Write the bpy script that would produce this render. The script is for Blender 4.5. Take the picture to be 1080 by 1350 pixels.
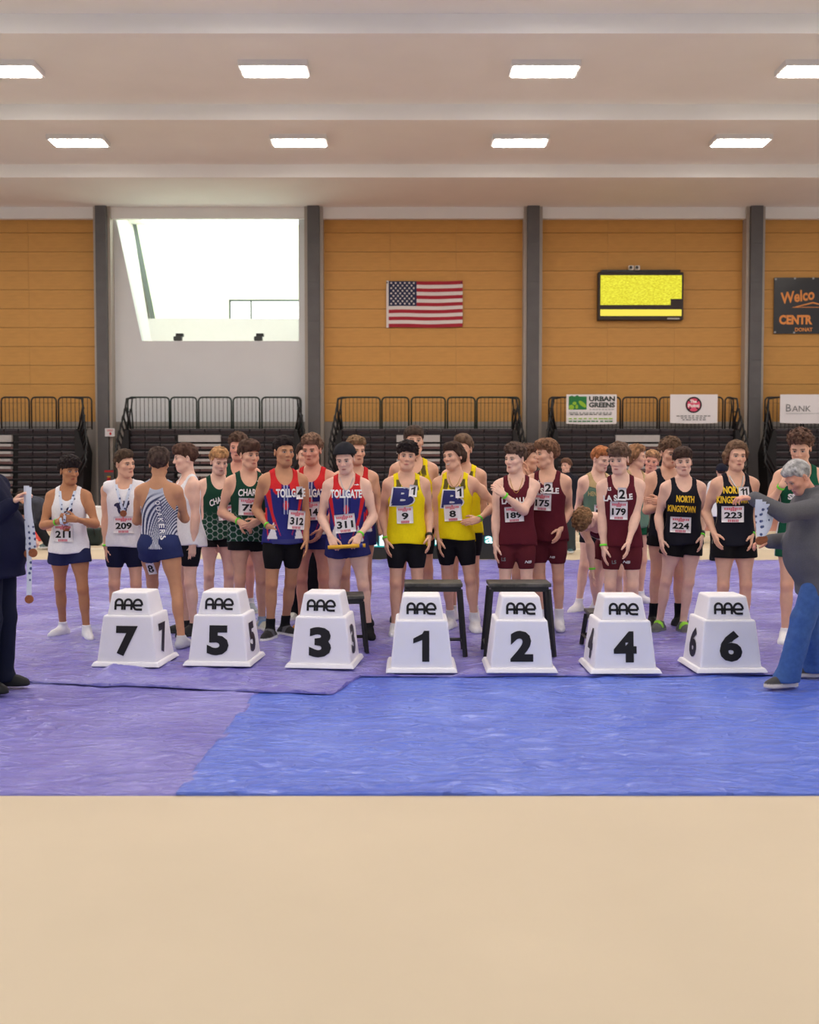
import bpy, bmesh, math, random
import numpy as np
from mathutils import Vector, Matrix
from mathutils.bvhtree import BVHTree

for o in list(bpy.data.objects):
    bpy.data.objects.remove(o)
scene = bpy.context.scene
C = scene.collection
random.seed(4)
RNG = np.random.RandomState(7)

# ------------------------------------------------------------------ camera, world, exposure
F_PX, CAM_H, HORIZON = 1450.0, 1.60, 611.0
PITCH = math.atan((675.0 - HORIZON) / F_PX)
cam_d = bpy.data.cameras.new('camera')
cam = bpy.data.objects.new('camera', cam_d)
C.objects.link(cam)
cam.location = (0, 0, CAM_H)
cam.rotation_euler = (math.pi / 2 - PITCH, 0, 0)
cam_d.sensor_fit = 'HORIZONTAL'
cam_d.sensor_width = 36.0
cam_d.lens = 36.0 * F_PX / 1080.0
cam_d.clip_end = 200
cam_d.dof.use_dof = True
cam_d.dof.focus_distance = 10.0
cam_d.dof.aperture_fstop = 3.2
scene.camera = cam

world = bpy.data.worlds.new('world')
scene.world = world
world.use_nodes = True
bg = world.node_tree.nodes['Background']
bg.inputs[0].default_value = (0.94, 0.96, 1.0, 1)
bg.inputs[1].default_value = 0.42
scene.view_settings.view_transform = 'Standard'
scene.view_settings.look = 'None'
scene.view_settings.exposure = 0.42
scene.view_settings.gamma = 1.0
scene.view_settings.use_curve_mapping = False
LAMP = 31.0         # strength of the ceiling luminaires

CT, ST = math.cos(PITCH), math.sin(PITCH)
def ray(px, py):
    u = (px - 540.0) / F_PX; v = (675.0 - py) / F_PX
    return np.array([u, CT + v * ST, -ST + v * CT])
def U(px, py, Y):
    d = ray(px, py); t = Y / d[1]
    return np.array([d[0] * t, Y, CAM_H + d[2] * t])
def FL(px, py, z=0.0):
    d = ray(px, py); t = (z - CAM_H) / d[2]
    return np.array([d[0] * t, d[1] * t, z])

# ------------------------------------------------------------------ materials
def lin(c):
    c = np.asarray(c, float) / 255.0
    return np.where(c <= 0.04045, c / 12.92, ((c + 0.055) / 1.055) ** 2.4)
def lc(c):
    a = lin(c); return (float(a[0]), float(a[1]), float(a[2]), 1.0)
MATS = {}
def mat(name, rgb=(200, 200, 200), rough=0.6, metal=0.0, var=0.0, vscale=8.0, bump=0.0, bscale=60.0, spec=0.4, attr=False, emit=None, stretch=None, rgb2=None):
    if name in MATS: return MATS[name]
    m = bpy.data.materials.new(name); m.use_nodes = True
    nt = m.node_tree; b = nt.nodes['Principled BSDF']
    b.inputs['Roughness'].default_value = rough; b.inputs['Metallic'].default_value = metal
    b.inputs['Specular IOR Level'].default_value = spec
    b.inputs['Base Color'].default_value = lc(rgb)
    tc = nt.nodes.new('ShaderNodeTexCoord'); src = tc.outputs['Object']
    if stretch:
        mp = nt.nodes.new('ShaderNodeMapping'); mp.inputs['Scale'].default_value = stretch
        nt.links.new(src, mp.inputs[0]); src = mp.outputs[0]
    col = None
    if attr:
        at = nt.nodes.new('ShaderNodeAttribute'); at.attribute_name = 'Col'; col = at.outputs['Color']
    if var > 0 or rgb2:
        n = nt.nodes.new('ShaderNodeTexNoise'); n.inputs['Scale'].default_value = vscale; n.inputs['Detail'].default_value = 4
        nt.links.new(src, n.inputs['Vector'])
        if rgb2:
            r = nt.nodes.new('ShaderNodeMix'); r.data_type = 'RGBA'
            cr = nt.nodes.new('ShaderNodeMapRange'); cr.inputs[1].default_value = 0.35; cr.inputs[2].default_value = 0.68
            nt.links.new(n.outputs['Fac'], cr.inputs[0]); nt.links.new(cr.outputs[0], r.inputs[0])
            r.inputs[6].default_value = lc(rgb); r.inputs[7].default_value = lc(rgb2)
            col = r.outputs[2]
        else:
            mr = nt.nodes.new('ShaderNodeMapRange'); mr.inputs[1].default_value = 0.25; mr.inputs[2].default_value = 0.75
            mr.inputs[3].default_value = 1 - var; mr.inputs[4].default_value = 1 + var
            nt.links.new(n.outputs['Fac'], mr.inputs[0])
            mx = nt.nodes.new('ShaderNodeVectorMath'); mx.operation = 'MULTIPLY'
            if col: nt.links.new(col, mx.inputs[0])
            else: mx.inputs[0].default_value = lc(rgb)[:3]
            nt.links.new(mr.outputs[0], mx.inputs[1]); col = mx.outputs[0]
    if col: nt.links.new(col, b.inputs['Base Color'])
    if bump > 0:
        n2 = nt.nodes.new('ShaderNodeTexNoise'); n2.inputs['Scale'].default_value = bscale; n2.inputs['Detail'].default_value = 3
        nt.links.new(src, n2.inputs['Vector'])
        bp = nt.nodes.new('ShaderNodeBump'); bp.inputs['Strength'].default_value = bump; bp.inputs['Distance'].default_value = 0.02
        nt.links.new(n2.outputs['Fac'], bp.inputs['Height']); nt.links.new(bp.outputs[0], b.inputs['Normal'])
    if emit:
        b.inputs['Emission Color'].default_value = lc(emit[0]); b.inputs['Emission Strength'].default_value = emit[1]
    MATS[name] = m
    return m

# ------------------------------------------------------------------ mesh helpers
def link(name, me, m=None, parent=None, loc=None):
    o = bpy.data.objects.new(name, me); C.objects.link(o)
    if m is not None:
        for mm in (m if isinstance(m, (list, tuple)) else [m]): me.materials.append(mm)
    if parent is not None: o.parent = parent
    if loc is not None: o.location = loc
    return o
def tag(o, label=None, cat=None, group=None, kind=None):
    if label: o['label'] = label
    if cat: o['category'] = cat
    if group: o['group'] = group
    if kind: o['kind'] = kind
    return o
def empty(name, loc=(0, 0, 0), rz=0.0, label=None, cat=None, group=None, kind=None):
    o = bpy.data.objects.new(name, None); C.objects.link(o)
    o.location = tuple(loc); o.rotation_euler = (0, 0, rz); o.empty_display_size = 0.1
    return tag(o, label, cat, group, kind)

class MB:
    """collects simple shapes into one mesh"""
    def __init__(self): self.v = []; self.f = []
    def add(self, vs, fs):
        n = len(self.v); self.v += [tuple(map(float, p)) for p in vs]; self.f += [tuple(i + n for i in f) for f in fs]; return self
    def box(self, lo, hi):
        x0, y0, z0 = lo; x1, y1, z1 = hi
        return self.add([(x0, y0, z0), (x1, y0, z0), (x1, y1, z0), (x0, y1, z0), (x0, y0, z1), (x1, y0, z1), (x1, y1, z1), (x0, y1, z1)],
                        [(3, 2, 1, 0), (4, 5, 6, 7), (0, 1, 5, 4), (1, 2, 6, 5), (2, 3, 7, 6), (3, 0, 4, 7)])
    def frustum(self, z0, z1, a0, b0, a1, b1):
        return self.add([(-a0, -b0, z0), (a0, -b0, z0), (a0, b0, z0), (-a0, b0, z0), (-a1, -b1, z1), (a1, -b1, z1), (a1, b1, z1), (-a1, b1, z1)],
                        [(3, 2, 1, 0), (4, 5, 6, 7), (0, 1, 5, 4), (1, 2, 6, 5), (2, 3, 7, 6), (3, 0, 4, 7)])
    def prism(self, poly, y0, y1):          # poly in (x,z), extruded along y
        n = len(poly)
        vs = [(x, y0, z) for x, z in poly] + [(x, y1, z) for x, z in poly]
        fs = [tuple(range(n)), tuple(range(2 * n - 1, n - 1, -1))] + [(i, i + n, (i + 1) % n + n, (i + 1) % n) for i in range(n)]
        return self.add(vs, fs)
    def tube(self, pts, r, n=6, closed=False):
        P = [Vector(p) for p in pts]; m = len(P); base = len(self.v); rings = []
        rr = r if isinstance(r, (list, tuple)) else [r] * m
        prev = None
        for i in range(m):
            if closed: t = (P[(i + 1) % m] - P[i - 1])
            else: t = P[min(i + 1, m - 1)] - P[max(i - 1, 0)]
            t.normalize()
            a = prev if prev is not None else (Vector((0, 0, 1)) if abs(t.z) < 0.9 else Vector((1, 0, 0)))
            u = (a - t * a.dot(t))
            if u.length < 1e-5: u = t.orthogonal()
            u.normalize(); w = t.cross(u); prev = u
            for k in range(n):
                an = 2 * math.pi * k / n
                q = P[i] + (u * math.cos(an) + w * math.sin(an)) * rr[i]
                self.v.append(tuple(q))
        for i in range(m if closed else m - 1):
            j = (i + 1) % m
            for k in range(n):
                k2 = (k + 1) % n
                self.f.append((base + i * n + k, base + i * n + k2, base + j * n + k2, base + j * n + k))
        if not closed:
            self.f.append(tuple(base + k for k in range(n))[::-1]); self.f.append(tuple(base + (m - 1) * n + k for k in range(n)))
        return self
    def mesh(self, name, smooth=False):
        me = bpy.data.meshes.new(name); me.from_pydata(self.v, [], self.f); me.validate(); me.update()
        if smooth: me.polygons.foreach_set('use_smooth', [True] * len(me.polygons))
        return me
    def build(self, name, m, parent=None, loc=None, bevel=0, smooth=False, seg=2):
        me = self.mesh(name, smooth)
        if bevel > 0:
            b = bmesh.new(); b.from_mesh(me); bmesh.ops.remove_doubles(b, verts=b.verts, dist=1e-5)
            bmesh.ops.bevel(b, geom=list(b.edges), offset=bevel, segments=seg, affect='EDGES', profile=0.5)
            bmesh.ops.recalc_face_normals(b, faces=b.faces); b.to_mesh(me); b.free()
        return link(name, me, m, parent, loc)

def np_mesh(name, V, Q, col=None, smooth=True):
    me = bpy.data.meshes.new(name)
    V = np.ascontiguousarray(V, dtype=np.float32); Q = np.ascontiguousarray(Q, dtype=np.int32)
    me.vertices.add(len(V)); me.vertices.foreach_set('co', V.ravel())
    k = Q.shape[1]
    me.loops.add(Q.size); me.loops.foreach_set('vertex_index', Q.ravel())
    me.polygons.add(len(Q)); me.polygons.foreach_set('loop_start', np.arange(0, Q.size, k, dtype=np.int32))
    me.polygons.foreach_set('use_smooth', np.full(len(Q), smooth, dtype=bool))
    me.update(calc_edges=True)
    if col is not None:
        a = me.color_attributes.new('Col', 'FLOAT_COLOR', 'POINT')
        c = np.ones((len(V), 4), np.float32); c[:, :3] = col
        a.data.foreach_set('color', c.ravel())
    return me

def hash3(i, j, k):
    n = (i * 374761393 + j * 668265263 + k * 2147483647 + 1013904223) & 0x7fffffff
    n = ((n ^ (n >> 13)) * 1274126177) & 0x7fffffff
    return ((n ^ (n >> 16)) & 0xffff) / 65535.0
def vnoise(P):
    P = np.asarray(P, float); I = np.floor(P).astype(np.int64); f = P - I; f = f * f * (3 - 2 * f)
    r = 0
    for dx in (0, 1):
        for dy in (0, 1):
            for dz in (0, 1):
                w = (f[..., 0] if dx else 1 - f[..., 0]) * (f[..., 1] if dy else 1 - f[..., 1]) * (f[..., 2] if dz else 1 - f[..., 2])
                r = r + w * hash3(I[..., 0] + dx, I[..., 1] + dy, I[..., 2] + dz)
    return r

# ------------------------------------------------------------------ text (all cached while the scene is still small)
TEXT = {}
def make_text(s, bold=0.0):
    key = (s, bold)
    if key in TEXT: return TEXT[key]
    cu = bpy.data.curves.new('txt', 'FONT'); cu.body = s; cu.offset = bold; cu.resolution_u = 3; cu.align_x = 'CENTER'
    ob = bpy.data.objects.new('txt', cu); C.objects.link(ob)
    dg = bpy.context.evaluated_depsgraph_get(); dg.update()
    me = bpy.data.meshes.new_from_object(ob.evaluated_get(dg))
    b = bmesh.new(); b.from_mesh(me)
    bmesh.ops.remove_doubles(b, verts=b.verts, dist=1e-5)
    b.verts.index_update()
    V = np.array([v.co[:2] for v in b.verts]); Fc = [tuple(v.index for v in f.verts) for f in b.faces]
    b.free(); bpy.data.objects.remove(ob); bpy.data.curves.remove(cu); bpy.data.meshes.remove(me)
    lo, hi = V.min(0), V.max(0)
    V = (V - (lo + hi) / 2) / (hi[1] - lo[1])
    TEXT[key] = (V, Fc); return TEXT[key]
def text2d(s, h, w=None, bold=0.02, skew=0.0, arc=0.0, rot=0.0, sub=None):
    V, Fc = make_text(s, bold); V = V.copy()
    if sub is None: sub = max(h * 0.6, 0.02)
    V = V * h
    ww = V[:, 0].max() - V[:, 0].min()
    if w: V[:, 0] *= w / ww
    W = (V[:, 0].max() - V[:, 0].min()) / 2 + 1e-9
    V, Fc = subdiv2d(V, Fc, sub)
    V[:, 0] += skew * V[:, 1]
    V[:, 1] += arc * (1 - (V[:, 0] / W) ** 2)
    c, sn = math.cos(rot), math.sin(rot)
    V = np.stack([V[:, 0] * c - V[:, 1] * sn, V[:, 0] * sn + V[:, 1] * c], 1)
    return V, Fc
def subdiv2d(V, Fc, maxlen):
    b = bmesh.new(); vs = [b.verts.new((p[0], p[1], 0)) for p in V]
    for f in Fc:
        try: b.faces.new([vs[i] for i in f])
        except ValueError: pass
    for _ in range(4):
        e = [e for e in b.edges if e.calc_length() > maxlen]
        if not e: break
        bmesh.ops.subdivide_edges(b, edges=e, cuts=1)
        bmesh.ops.triangulate(b, faces=[f for f in b.faces if len(f.verts) > 4])
    b.verts.index_update()
    V2 = np.array([v.co[:2] for v in b.verts]); F2 = [tuple(v.index for v in f.verts) for f in b.faces]
    b.free(); return V2, F2
def poly2d(pts, sub=0.03):
    return subdiv2d(np.array(pts, float), [tuple(range(len(pts)))], sub)
def rect2d(x0, x1, z0, z1, n=1, m=1):
    V = [(x0 + (x1 - x0) * i / n, z0 + (z1 - z0) * j / m) for j in range(m + 1) for i in range(n + 1)]
    Fc = [(j * (n + 1) + i, j * (n + 1) + i + 1, (j + 1) * (n + 1) + i + 1, (j + 1) * (n + 1) + i) for j in range(m) for i in range(n)]
    return np.array(V, float), Fc
def join2d(parts):
    V = []; Fc = []
    for v, f in parts:
        n = len(V); V += [tuple(p) for p in v]; Fc += [tuple(i + n for i in t) for t in f]
    return np.array(V, float), Fc
def stroke2d(pts, w, closed=False):
    P = [Vector((p[0], p[1])) for p in pts]; n = len(P); V = []; Fc = []
    for i in range(n):
        t = (P[(i + 1) % n] - P[i - 1]) if closed else P[min(i + 1, n - 1)] - P[max(i - 1, 0)]
        t.normalize(); nn = Vector((-t.y, t.x)) * (w / 2)
        V += [tuple(P[i] + nn), tuple(P[i] - nn)]
    for i in range(n if closed else n - 1):
        j = (i + 1) % n; Fc.append((2 * i, 2 * i + 1, 2 * j + 1, 2 * j))
    return np.array(V), Fc
def flat_print(name, vf, m, parent, M, thick=0.0):
    """2-D print put on a flat face: M maps (x, y, 0) to the parent's space"""
    V, Fc = vf
    me = bpy.data.meshes.new(name); me.from_pydata([tuple(M @ Vector((p[0], p[1], thick))) for p in V], [], Fc); me.update()
    return link(name, me, m, parent)
def upright(x, y, z):      # plane facing -Y with origin at x,y,z
    return Matrix(((1, 0, 0, x), (0, 0, -1, y), (0, 1, 0, z), (0, 0, 0, 1)))

# ------------------------------------------------------------------ the setting
YW = 35.5
def WX(px): return U(px, 560, YW)[0]
def WZ(py): return U(540, py, YW)[2]
ZC = 9.7
XL, XR = WX(-140), WX(1220)
m_concrete = mat('concrete', (158, 152, 146), 0.85, var=0.12, vscale=1.4, bump=0.15, bscale=14)
m_floor = mat('field_house_floor', (202, 185, 158), 0.55, var=0.05, vscale=0.8)
m_track = mat('track_red', (176, 122, 106), 0.7, var=0.06, vscale=2)
m_line = mat('line_white', (226, 220, 208), 0.6)
m_ceil = mat('ceiling_white', (236, 236, 234), 0.8, var=0.02, vscale=1)
m_wood = mat('wood_panel', (204, 152, 82), 0.5, var=0.07, vscale=2.2, stretch=(1, 1, 7), spec=0.3)
m_gap = mat('panel_gap', (110, 76, 34), 0.8)
m_wallw = mat('painted_wall', (216, 219, 222), 0.7, var=0.02, vscale=1)
m_reveal = mat('reveal_white', (240, 240, 236), 0.7, var=0.01)
m_col = mat('column_grey', (98, 97, 98), 0.7, var=0.1, vscale=3, bump=0.1, bscale=20)
m_flange = mat('column_trim', (176, 168, 158), 0.6, var=0.04)
m_black = mat('black_metal', (24, 24, 26), 0.4, spec=0.5, var=0.05)
m_dkgreen = mat('dark_green_metal', (26, 46, 40), 0.4, var=0.05)

fl = tag(MB().box((-20, -6, -0.12), (20, YW + 3, -0.012)).build('floor', m_floor), kind='structure')
tag(MB().box((-19.9, U(0, 699, 1)[1] * 0 + 26.0, -0.012), (19.9, YW - 0.5, -0.008)).build('track_lane', m_track, fl), 'salmon running track strip before the bleachers')
for y in (20.6, 22.4, 24.2, 26.0):
    MB().box((-19.9, y - 0.04, -0.012), (19.9, y + 0.04, -0.006)).build('lane_line', m_line, fl)
ceil = tag(MB().box((-20, 2, ZC), (20, YW + 3, ZC + 0.2)).build('ceiling', m_ceil), kind='structure')
for i in range(7):
    MB().box((-20, 5.2 + i * 5, ZC - 0.35), (20, 5.4 + i * 5, ZC)).build('roof_beam', m_ceil, ceil)

# ceiling luminaires: the light of the hall
m_diff = mat('lamp_diffuser', (255, 250, 244), 0.4, emit=((255, 247, 238), LAMP))
m_house = mat('lamp_housing', (225, 225, 225), 0.4)
house = MB().box((-0.7, -0.35, -0.10), (0.7, 0.35, 0.02)).mesh('housing')
house.materials.append(m_house)
dif = MB().box((-0.64, -0.3, -0.115), (0.64, 0.3, -0.101)).mesh('diffuser')
dif.materials.append(m_diff)
for j, y in enumerate((2.6, 7.8, 12.8, 17.8, 22.8, 27.8)):
    for i in range(6):
        e = empty('ceiling_light', (-13.75 + 5.5 * i, y, ZC - 0.02), 0, 'white rectangular luminaire fixed to the ceiling', 'ceiling light', 'ceiling luminaires')
        link('housing', house, None, e); link('diffuser', dif, None, e)

# back wall: concrete base, timber bays, painted bay with the light well
wb = empty('wall_back', (0, YW, 0), kind='structure')
cols = [(131, 153), (404, 428), (688, 712), (976, 1000)]
zb = WZ(556)
MB().box((XL, 0.0, -0.02), (XR, 0.4, zb)).build('concrete_base', m_concrete, wb)
wood_bays = [(-140, 131), (428, 688), (712, 976), (1000, 1220)]
panels = {}
for (a, b) in wood_bays:
    x0, x1 = WX(a), WX(b)
    MB().box((x0, 0.12, zb), (x1, 0.4, ZC)).build('panel_backing', m_gap, wb)
    n = max(1, round((x1 - x0) / 2.45)); w = (x1 - x0) / n
    z = zb; ph = 0.602
    while z < ZC - 0.02:
        hh = min(ph, ZC - z)
        for i in range(n):
            key = (round(w, 3), round(hh, 3))
            if key not in panels:
                me = MB().box((0.002, -0.0, 0.006), (w - 0.002, 0.13, hh - 0.006)).mesh('panel'); me.materials.append(m_wood); panels[key] = me
            p = link('panel', panels[key], None, wb, (x0 + i * w, 0.02 * ((i * 7 + int(z * 10)) % 3) * 0.1, z))
        z += ph
# painted bay
x0, x1 = WX(153), WX(404)
zs = WZ(449.5)
MB().box((x0, 0.0, zb), (x1, 0.3, zs)).build('painted_panel', m_wallw, wb)
def wp(px, py): return (WX(px) + (U(px, py, YW)[0] - WX(px)), WZ(py))
jl = [(x0, zs), (wp(187, 449.5)[0], zs), (x0 + 0.02, ZC), (x0, ZC)]
MB().prism(jl, 0.0, 0.3).build('painted_panel', m_wallw, wb)
MB().box((WX(394.5), 0.0, zs), (x1, 0.3, ZC)).build('painted_panel', m_wallw, wb)
YB = YW + 2.2
def bp(px, py):
    p = U(px, py, YB); return (p[0], p[2])
# sill, reveal, back of the well
MB().box((x0, 0.3, zs - 0.25), (x1, 2.5, zs - 0.02)).build('sill', m_reveal, wb)
gz = bp(300, 420)[1]
MB().box((x0 - 1.0, 2.2, zs - 0.25), (x1 + 1.5, 2.4, gz)).build('well_back', m_reveal, wb)
f0, f1 = (wp(187, 449.5)[0], .25, zs - .02), (x0 + .02, .25, ZC)
b0, b1 = (bp(203, 420)[0] - .05, 2.25, zs - .02), (bp(177, 290)[0] - .05, 2.25, ZC)
dq = lambda p: (p[0] - .12, p[1], p[2])
MB().add([f0, b0, b1, f1, dq(f0), dq(b0), dq(b1), dq(f1)], [(0, 1, 2), (0, 2, 3), (4, 6, 5), (4, 7, 6), (0, 4, 5, 1), (2, 6, 7, 3), (1, 5, 6, 2), (3, 7, 4, 0)]).build('slanted_reveal', m_reveal, wb)
MB().box((x0 - 1.2, 2.45, zs - .25), (bp(203, 420)[0] + .1, 2.55, ZC)).build('well_back', m_reveal, wb)
MB().box((WX(394.5), 0.3, zs), (WX(394.5) + 0.1, 2.2, ZC)).build('reveal', m_reveal, wb)
m_frost = mat('frosted_glass', (225, 240, 205), 0.3, emit=((238, 247, 214), .66))
m_clear = mat('clear_daylight_glass', (255, 255, 255), 0.2, emit=((250, 255, 248), 1.1))
m_wellfill = mat('well_fill_glow', (250, 255, 252), .3, emit=((246, 252, 250), 3.4))
MB().box((x0 + .6, .45, ZC - .06), (WX(394) - .1, 2.0, ZC - .01)).build('added_glow_pane', m_wellfill, wb)  # glowing pane added out of view at the well top to whiten the reveal
m_mull = mat('mullion', (120, 132, 128), 0.5)
win = empty('window_1', (0, YB, 0), kind='structure')
cx0, cz1 = bp(303, 396)
g = [bp(203, 420), (cx0, gz), (cx0, cz1), (bp(400, 396)[0], cz1), (bp(400, 396)[0], ZC), (bp(177, 290)[0], ZC)]
MB().prism(g, 0.05, 0.09).build('frosted_pane', m_frost, win)
xm = bp(331, 410)[0]
MB().box((cx0, 0.06, gz), (xm - .02, 0.09, cz1)).build('pane', m_clear, win)
MB().box((xm + .02, 0.06, gz), (bp(400, 396)[0], 0.09, cz1)).build('pane', m_clear, win)
MB().box((xm - .025, 0.0, gz), (xm + .025, 0.1, cz1)).build('mullion', m_mull, win)
MB().box((cx0 - .03, 0.0, gz), (cx0 + .03, 0.1, cz1)).build('mullion', m_mull, win)
MB().box((cx0 - .03, 0.0, cz1 - .03), (bp(400, 396)[0], 0.1, cz1 + .03)).build('mullion', m_mull, win)
a, b = bp(203, 420), bp(177, 290)
MB().add([(a[0] - .12, 0, a[1]), (a[0] + .04, 0, a[1]), (b[0] + .04, 0, b[1]), (b[0] - .12, 0, b[1]), (a[0] - .12, .1, a[1]), (a[0] + .04, .1, a[1]), (b[0] + .04, .1, b[1]), (b[0] - .12, .1, b[1])],
         [(0, 1, 2, 3), (7, 6, 5, 4), (0, 4, 5, 1), (1, 5, 6, 2), (2, 6, 7, 3), (3, 7, 4, 0)]).build('slanted_mullion', m_mull, win)
for px in (236.5, 342):
    p = U(px, 446, YW + 0.5)
    e = empty('floodlight', (p[0], YW + 0.35, zs - 0.02), 0, 'small dark floodlight standing on the white window sill', 'floodlight', 'sill floodlights')
    MB().box((-.14, -.12, 0.06), (.12, .1, 0.2)).build('body', mat('dark_grey_metal', (58, 58, 58), .5), e, bevel=.02)
    MB().box((-.08, -.05, 0.2), (.16, .12, 0.3)).build('hood', m_black, e, bevel=.01)
    MB().box((-.04, -.04, 0.0), (.04, .04, 0.07)).build('foot', m_black, e)

# columns
for k, (a, b) in enumerate(cols):
    x0, x1 = WX(a), WX(b); c = (x0 + x1) / 2; hw = (x1 - x0) / 2
    e = empty('trim_%d' % (k + 1), (c, YW, 0), kind='structure')
    z = -0.01
    while z < ZC:
        z2 = min(z + 1.22, ZC)
        MB().box((-hw * 0.64, -0.55, z + .004), (hw * 0.64, 0.0, z2 - .004)).build('column_block', m_col, e); z = z2
    MB().box((-hw * 0.6, -0.53, 0), (hw * 0.6, 0.0, ZC)).build('column_core', m_col, e)
    for s in (-1, 1):
        MB().box((min(s * hw, s * hw * .66), -0.42, -0.01), (max(s * hw, s * hw * .66), 0.05, ZC)).build('side_flange', m_flange, e)

# ------------------------------------------------------------------ bleachers
m_seat = mat('bleacher_seat', (52, 49, 54), 0.42, var=0.08, vscale=5)
m_deck = mat('bleacher_deck', (20, 19, 21), 0.6)
m_alu = mat('aisle_aluminium', (176, 174, 172), 0.4, var=0.05)
m_pink = mat('aisle_riser', (150, 118, 116), 0.7)
seat_me = {}
def bleacher(px0, px1, aisle, rails, label, mrail, ends=(True, True)):
    YF = 34.2
    X = lambda p: U(p, 600, YF)[0]
    Zz = lambda p: U(540, p, YF)[2]
    e = empty('bleacher', (0, YF, 0), 0, label, 'bleachers', 'folded bleachers along the wall')
    rise = 0.232; ztop = Zz(565); nrow = 11
    x0, x1 = X(px0), X(px1)
    MB().box((x0 + .05, 0.16, -0.012), (x1 - .05, 1.0, ztop - .1)).build('under_frame', m_deck, e)
    n = max(2, round((x1 - x0) / 0.46)); w = (x1 - x0) / n
    ax = (X(aisle[0]), X(aisle[1])) if aisle else (99, 99)
    key = round(w, 3)
    if key not in seat_me:
        me = MB().add([(0.006, 0, 0), (w - .006, 0, 0), (w - .006, .26, 0), (.006, .26, 0), (0.02, -.035, .10), (w - .02, -.035, .10), (w - .006, .0, .16), (.006, .0, .16), (w - .006, .26, .16), (.006, .26, .16)],
                      [(3, 2, 1, 0), (0, 1, 5, 4), (4, 5, 6, 7), (7, 6, 8, 9), (1, 2, 8, 6, 5), (3, 0, 4, 7, 9), (2, 3, 9, 8)]).mesh('seat')
        me.materials.append(m_seat); seat_me[key] = me
    for r in range(nrow):
        z = ztop - .16 - r * rise; y = -0.022 * r + .12
        if z < 0.02: break
        MB().box((x0, y + .02, z - .03), (x1, y + .22, z - .002)).build('deck_board', m_seat, e)
        for i in range(n):
            xc = x0 + (i + .5) * w
            if ax[0] - .05 < xc < ax[1] + .05 and r > 0: continue
            link('seat', seat_me[key], None, e, (x0 + i * w, y, z))
        if aisle and r > 0:
            if r == 1: MB().box((ax[0], y - .08, z - .02), (ax[1], y + .15, z + .19)).build('aisle_step', m_alu, e)
            else:
                MB().box((ax[0], y - .10, z + .07), (ax[1], y + .12, z + .15)).build('aisle_step', m_alu, e)
                MB().box((ax[0], y + .02, z - .02), ((ax[0] + ax[1]) / 2 - .02, y + .1, z + .06)).build('aisle_riser', m_pink, e)
                MB().box(((ax[0] + ax[1]) / 2 + .02, y + .02, z - .02), (ax[1], y + .1, z + .06)).build('aisle_riser', m_pink, e)
    zr0, zr1 = ztop - .02, Zz(523)
    for (a, b) in rails:
        xa, xb = X(a), X(b); rad = .12
        pts = [(xa, .3, zr0)] + [(xa + rad - rad * math.cos(t), .3, zr1 - rad + rad * math.sin(t)) for t in np.linspace(0, math.pi / 2, 5)]
        pts += [(xb - rad + rad * math.sin(t), .3, zr1 - rad + rad * math.cos(t)) for t in np.linspace(0, math.pi / 2, 5)] + [(xb, .3, zr0)]
        g = MB().tube(pts, .026, 6).build('guard_rail', mrail, e, smooth=True)
        bb = MB(); k = max(2, round((xb - xa) / .125))
        for i in range(1, k):
            xx = xa + (xb - xa) * i / k; bb.box((xx - .008, .292, zr0), (xx + .008, .308, zr1 - .01))
        bb.box((xa, .29, zr0 + .06), (xb, .31, zr0 + .085))
        bb.build('balusters', mrail, g)
    for s, on in ((-1, ends[0]), (1, ends[1])):
        if not on: continue
        xe = x0 if s < 0 else x1
        # end rails folded against each other, stepping down with the rows
        for r in range(8):
            zt = zr1 - .10 * (r > 0) - r * rise * 1.0; zl = zt - 1.0
            if zl < 0: zl = 0.0
            yy = .35 - .07 * r; xo = s * (.14 + .045 * min(r, 5)) + xe
            xi = xe + s * .02
            h = MB().tube([(xo - s * .28 * (r == 0) , yy, zt + .0), (xo, yy - .1, zt - .05), (xo + s * .03, yy - .12, zt - .3), (xi, yy - .1, zl)], .032, 6)
            h.tube([(xo - s * .1, yy + .2, zt - .02), (xo - s * .06, yy + .25, zt - .3), (xi, yy + .2, zl)], .026, 6)
            h.tube([(xo, yy - .1, zt - .45), (xo - s * .06, yy + .2, zt - .45)], .02, 5)
            h.build('end_rail', m_black, e, smooth=True)
        MB().prism([(xe, -.01), (xe + s * .20, -.01), (xe + s * .30, ztop * .72), (xe + s * .10, ztop - .05), (xe, ztop - .05)][::s], -.12, .75).build('end_panel', m_deck, e)
    return e
bleacher(-130, 100, (-46, 15), [(-120, -70), (-66, -6), (-2, 35), (38, 71), (74, 118)], 'black folded bleachers between the wall edge and the column bearing a small sign', m_black, (False, True))
bleacher(171, 388, (235, 291), [(166, 221), (223, 257.5), (260, 303.5), (306, 341), (344, 396)], 'black folded bleachers with green railing under the white window bay', m_dkgreen)
bleacher(451, 676, (523, 580), [(445, 501), (503.5, 539), (542.5, 587.5), (590.5, 627), (629.5, 686)], 'black folded bleachers below the american flag', m_dkgreen)
bleacher(735, 968, (812, 870), [(725, 820), (823, 869), (872, 956), (959, 970)], 'black folded bleachers below the yellow scoreboard', m_black)
bleacher(1022, 1210, None, [(1012, 1060), (1063, 1110), (1113, 1160), (1163, 1205)], 'black folded bleachers below the black welcome banner', m_black, (True, False))

# ------------------------------------------------------------------ things on the wall
def wall_thing(name, px, py, label, cat, dy=-0.03):
    p = U(px, py, YW + dy); return empty(name, p, 0, label, cat)
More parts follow.
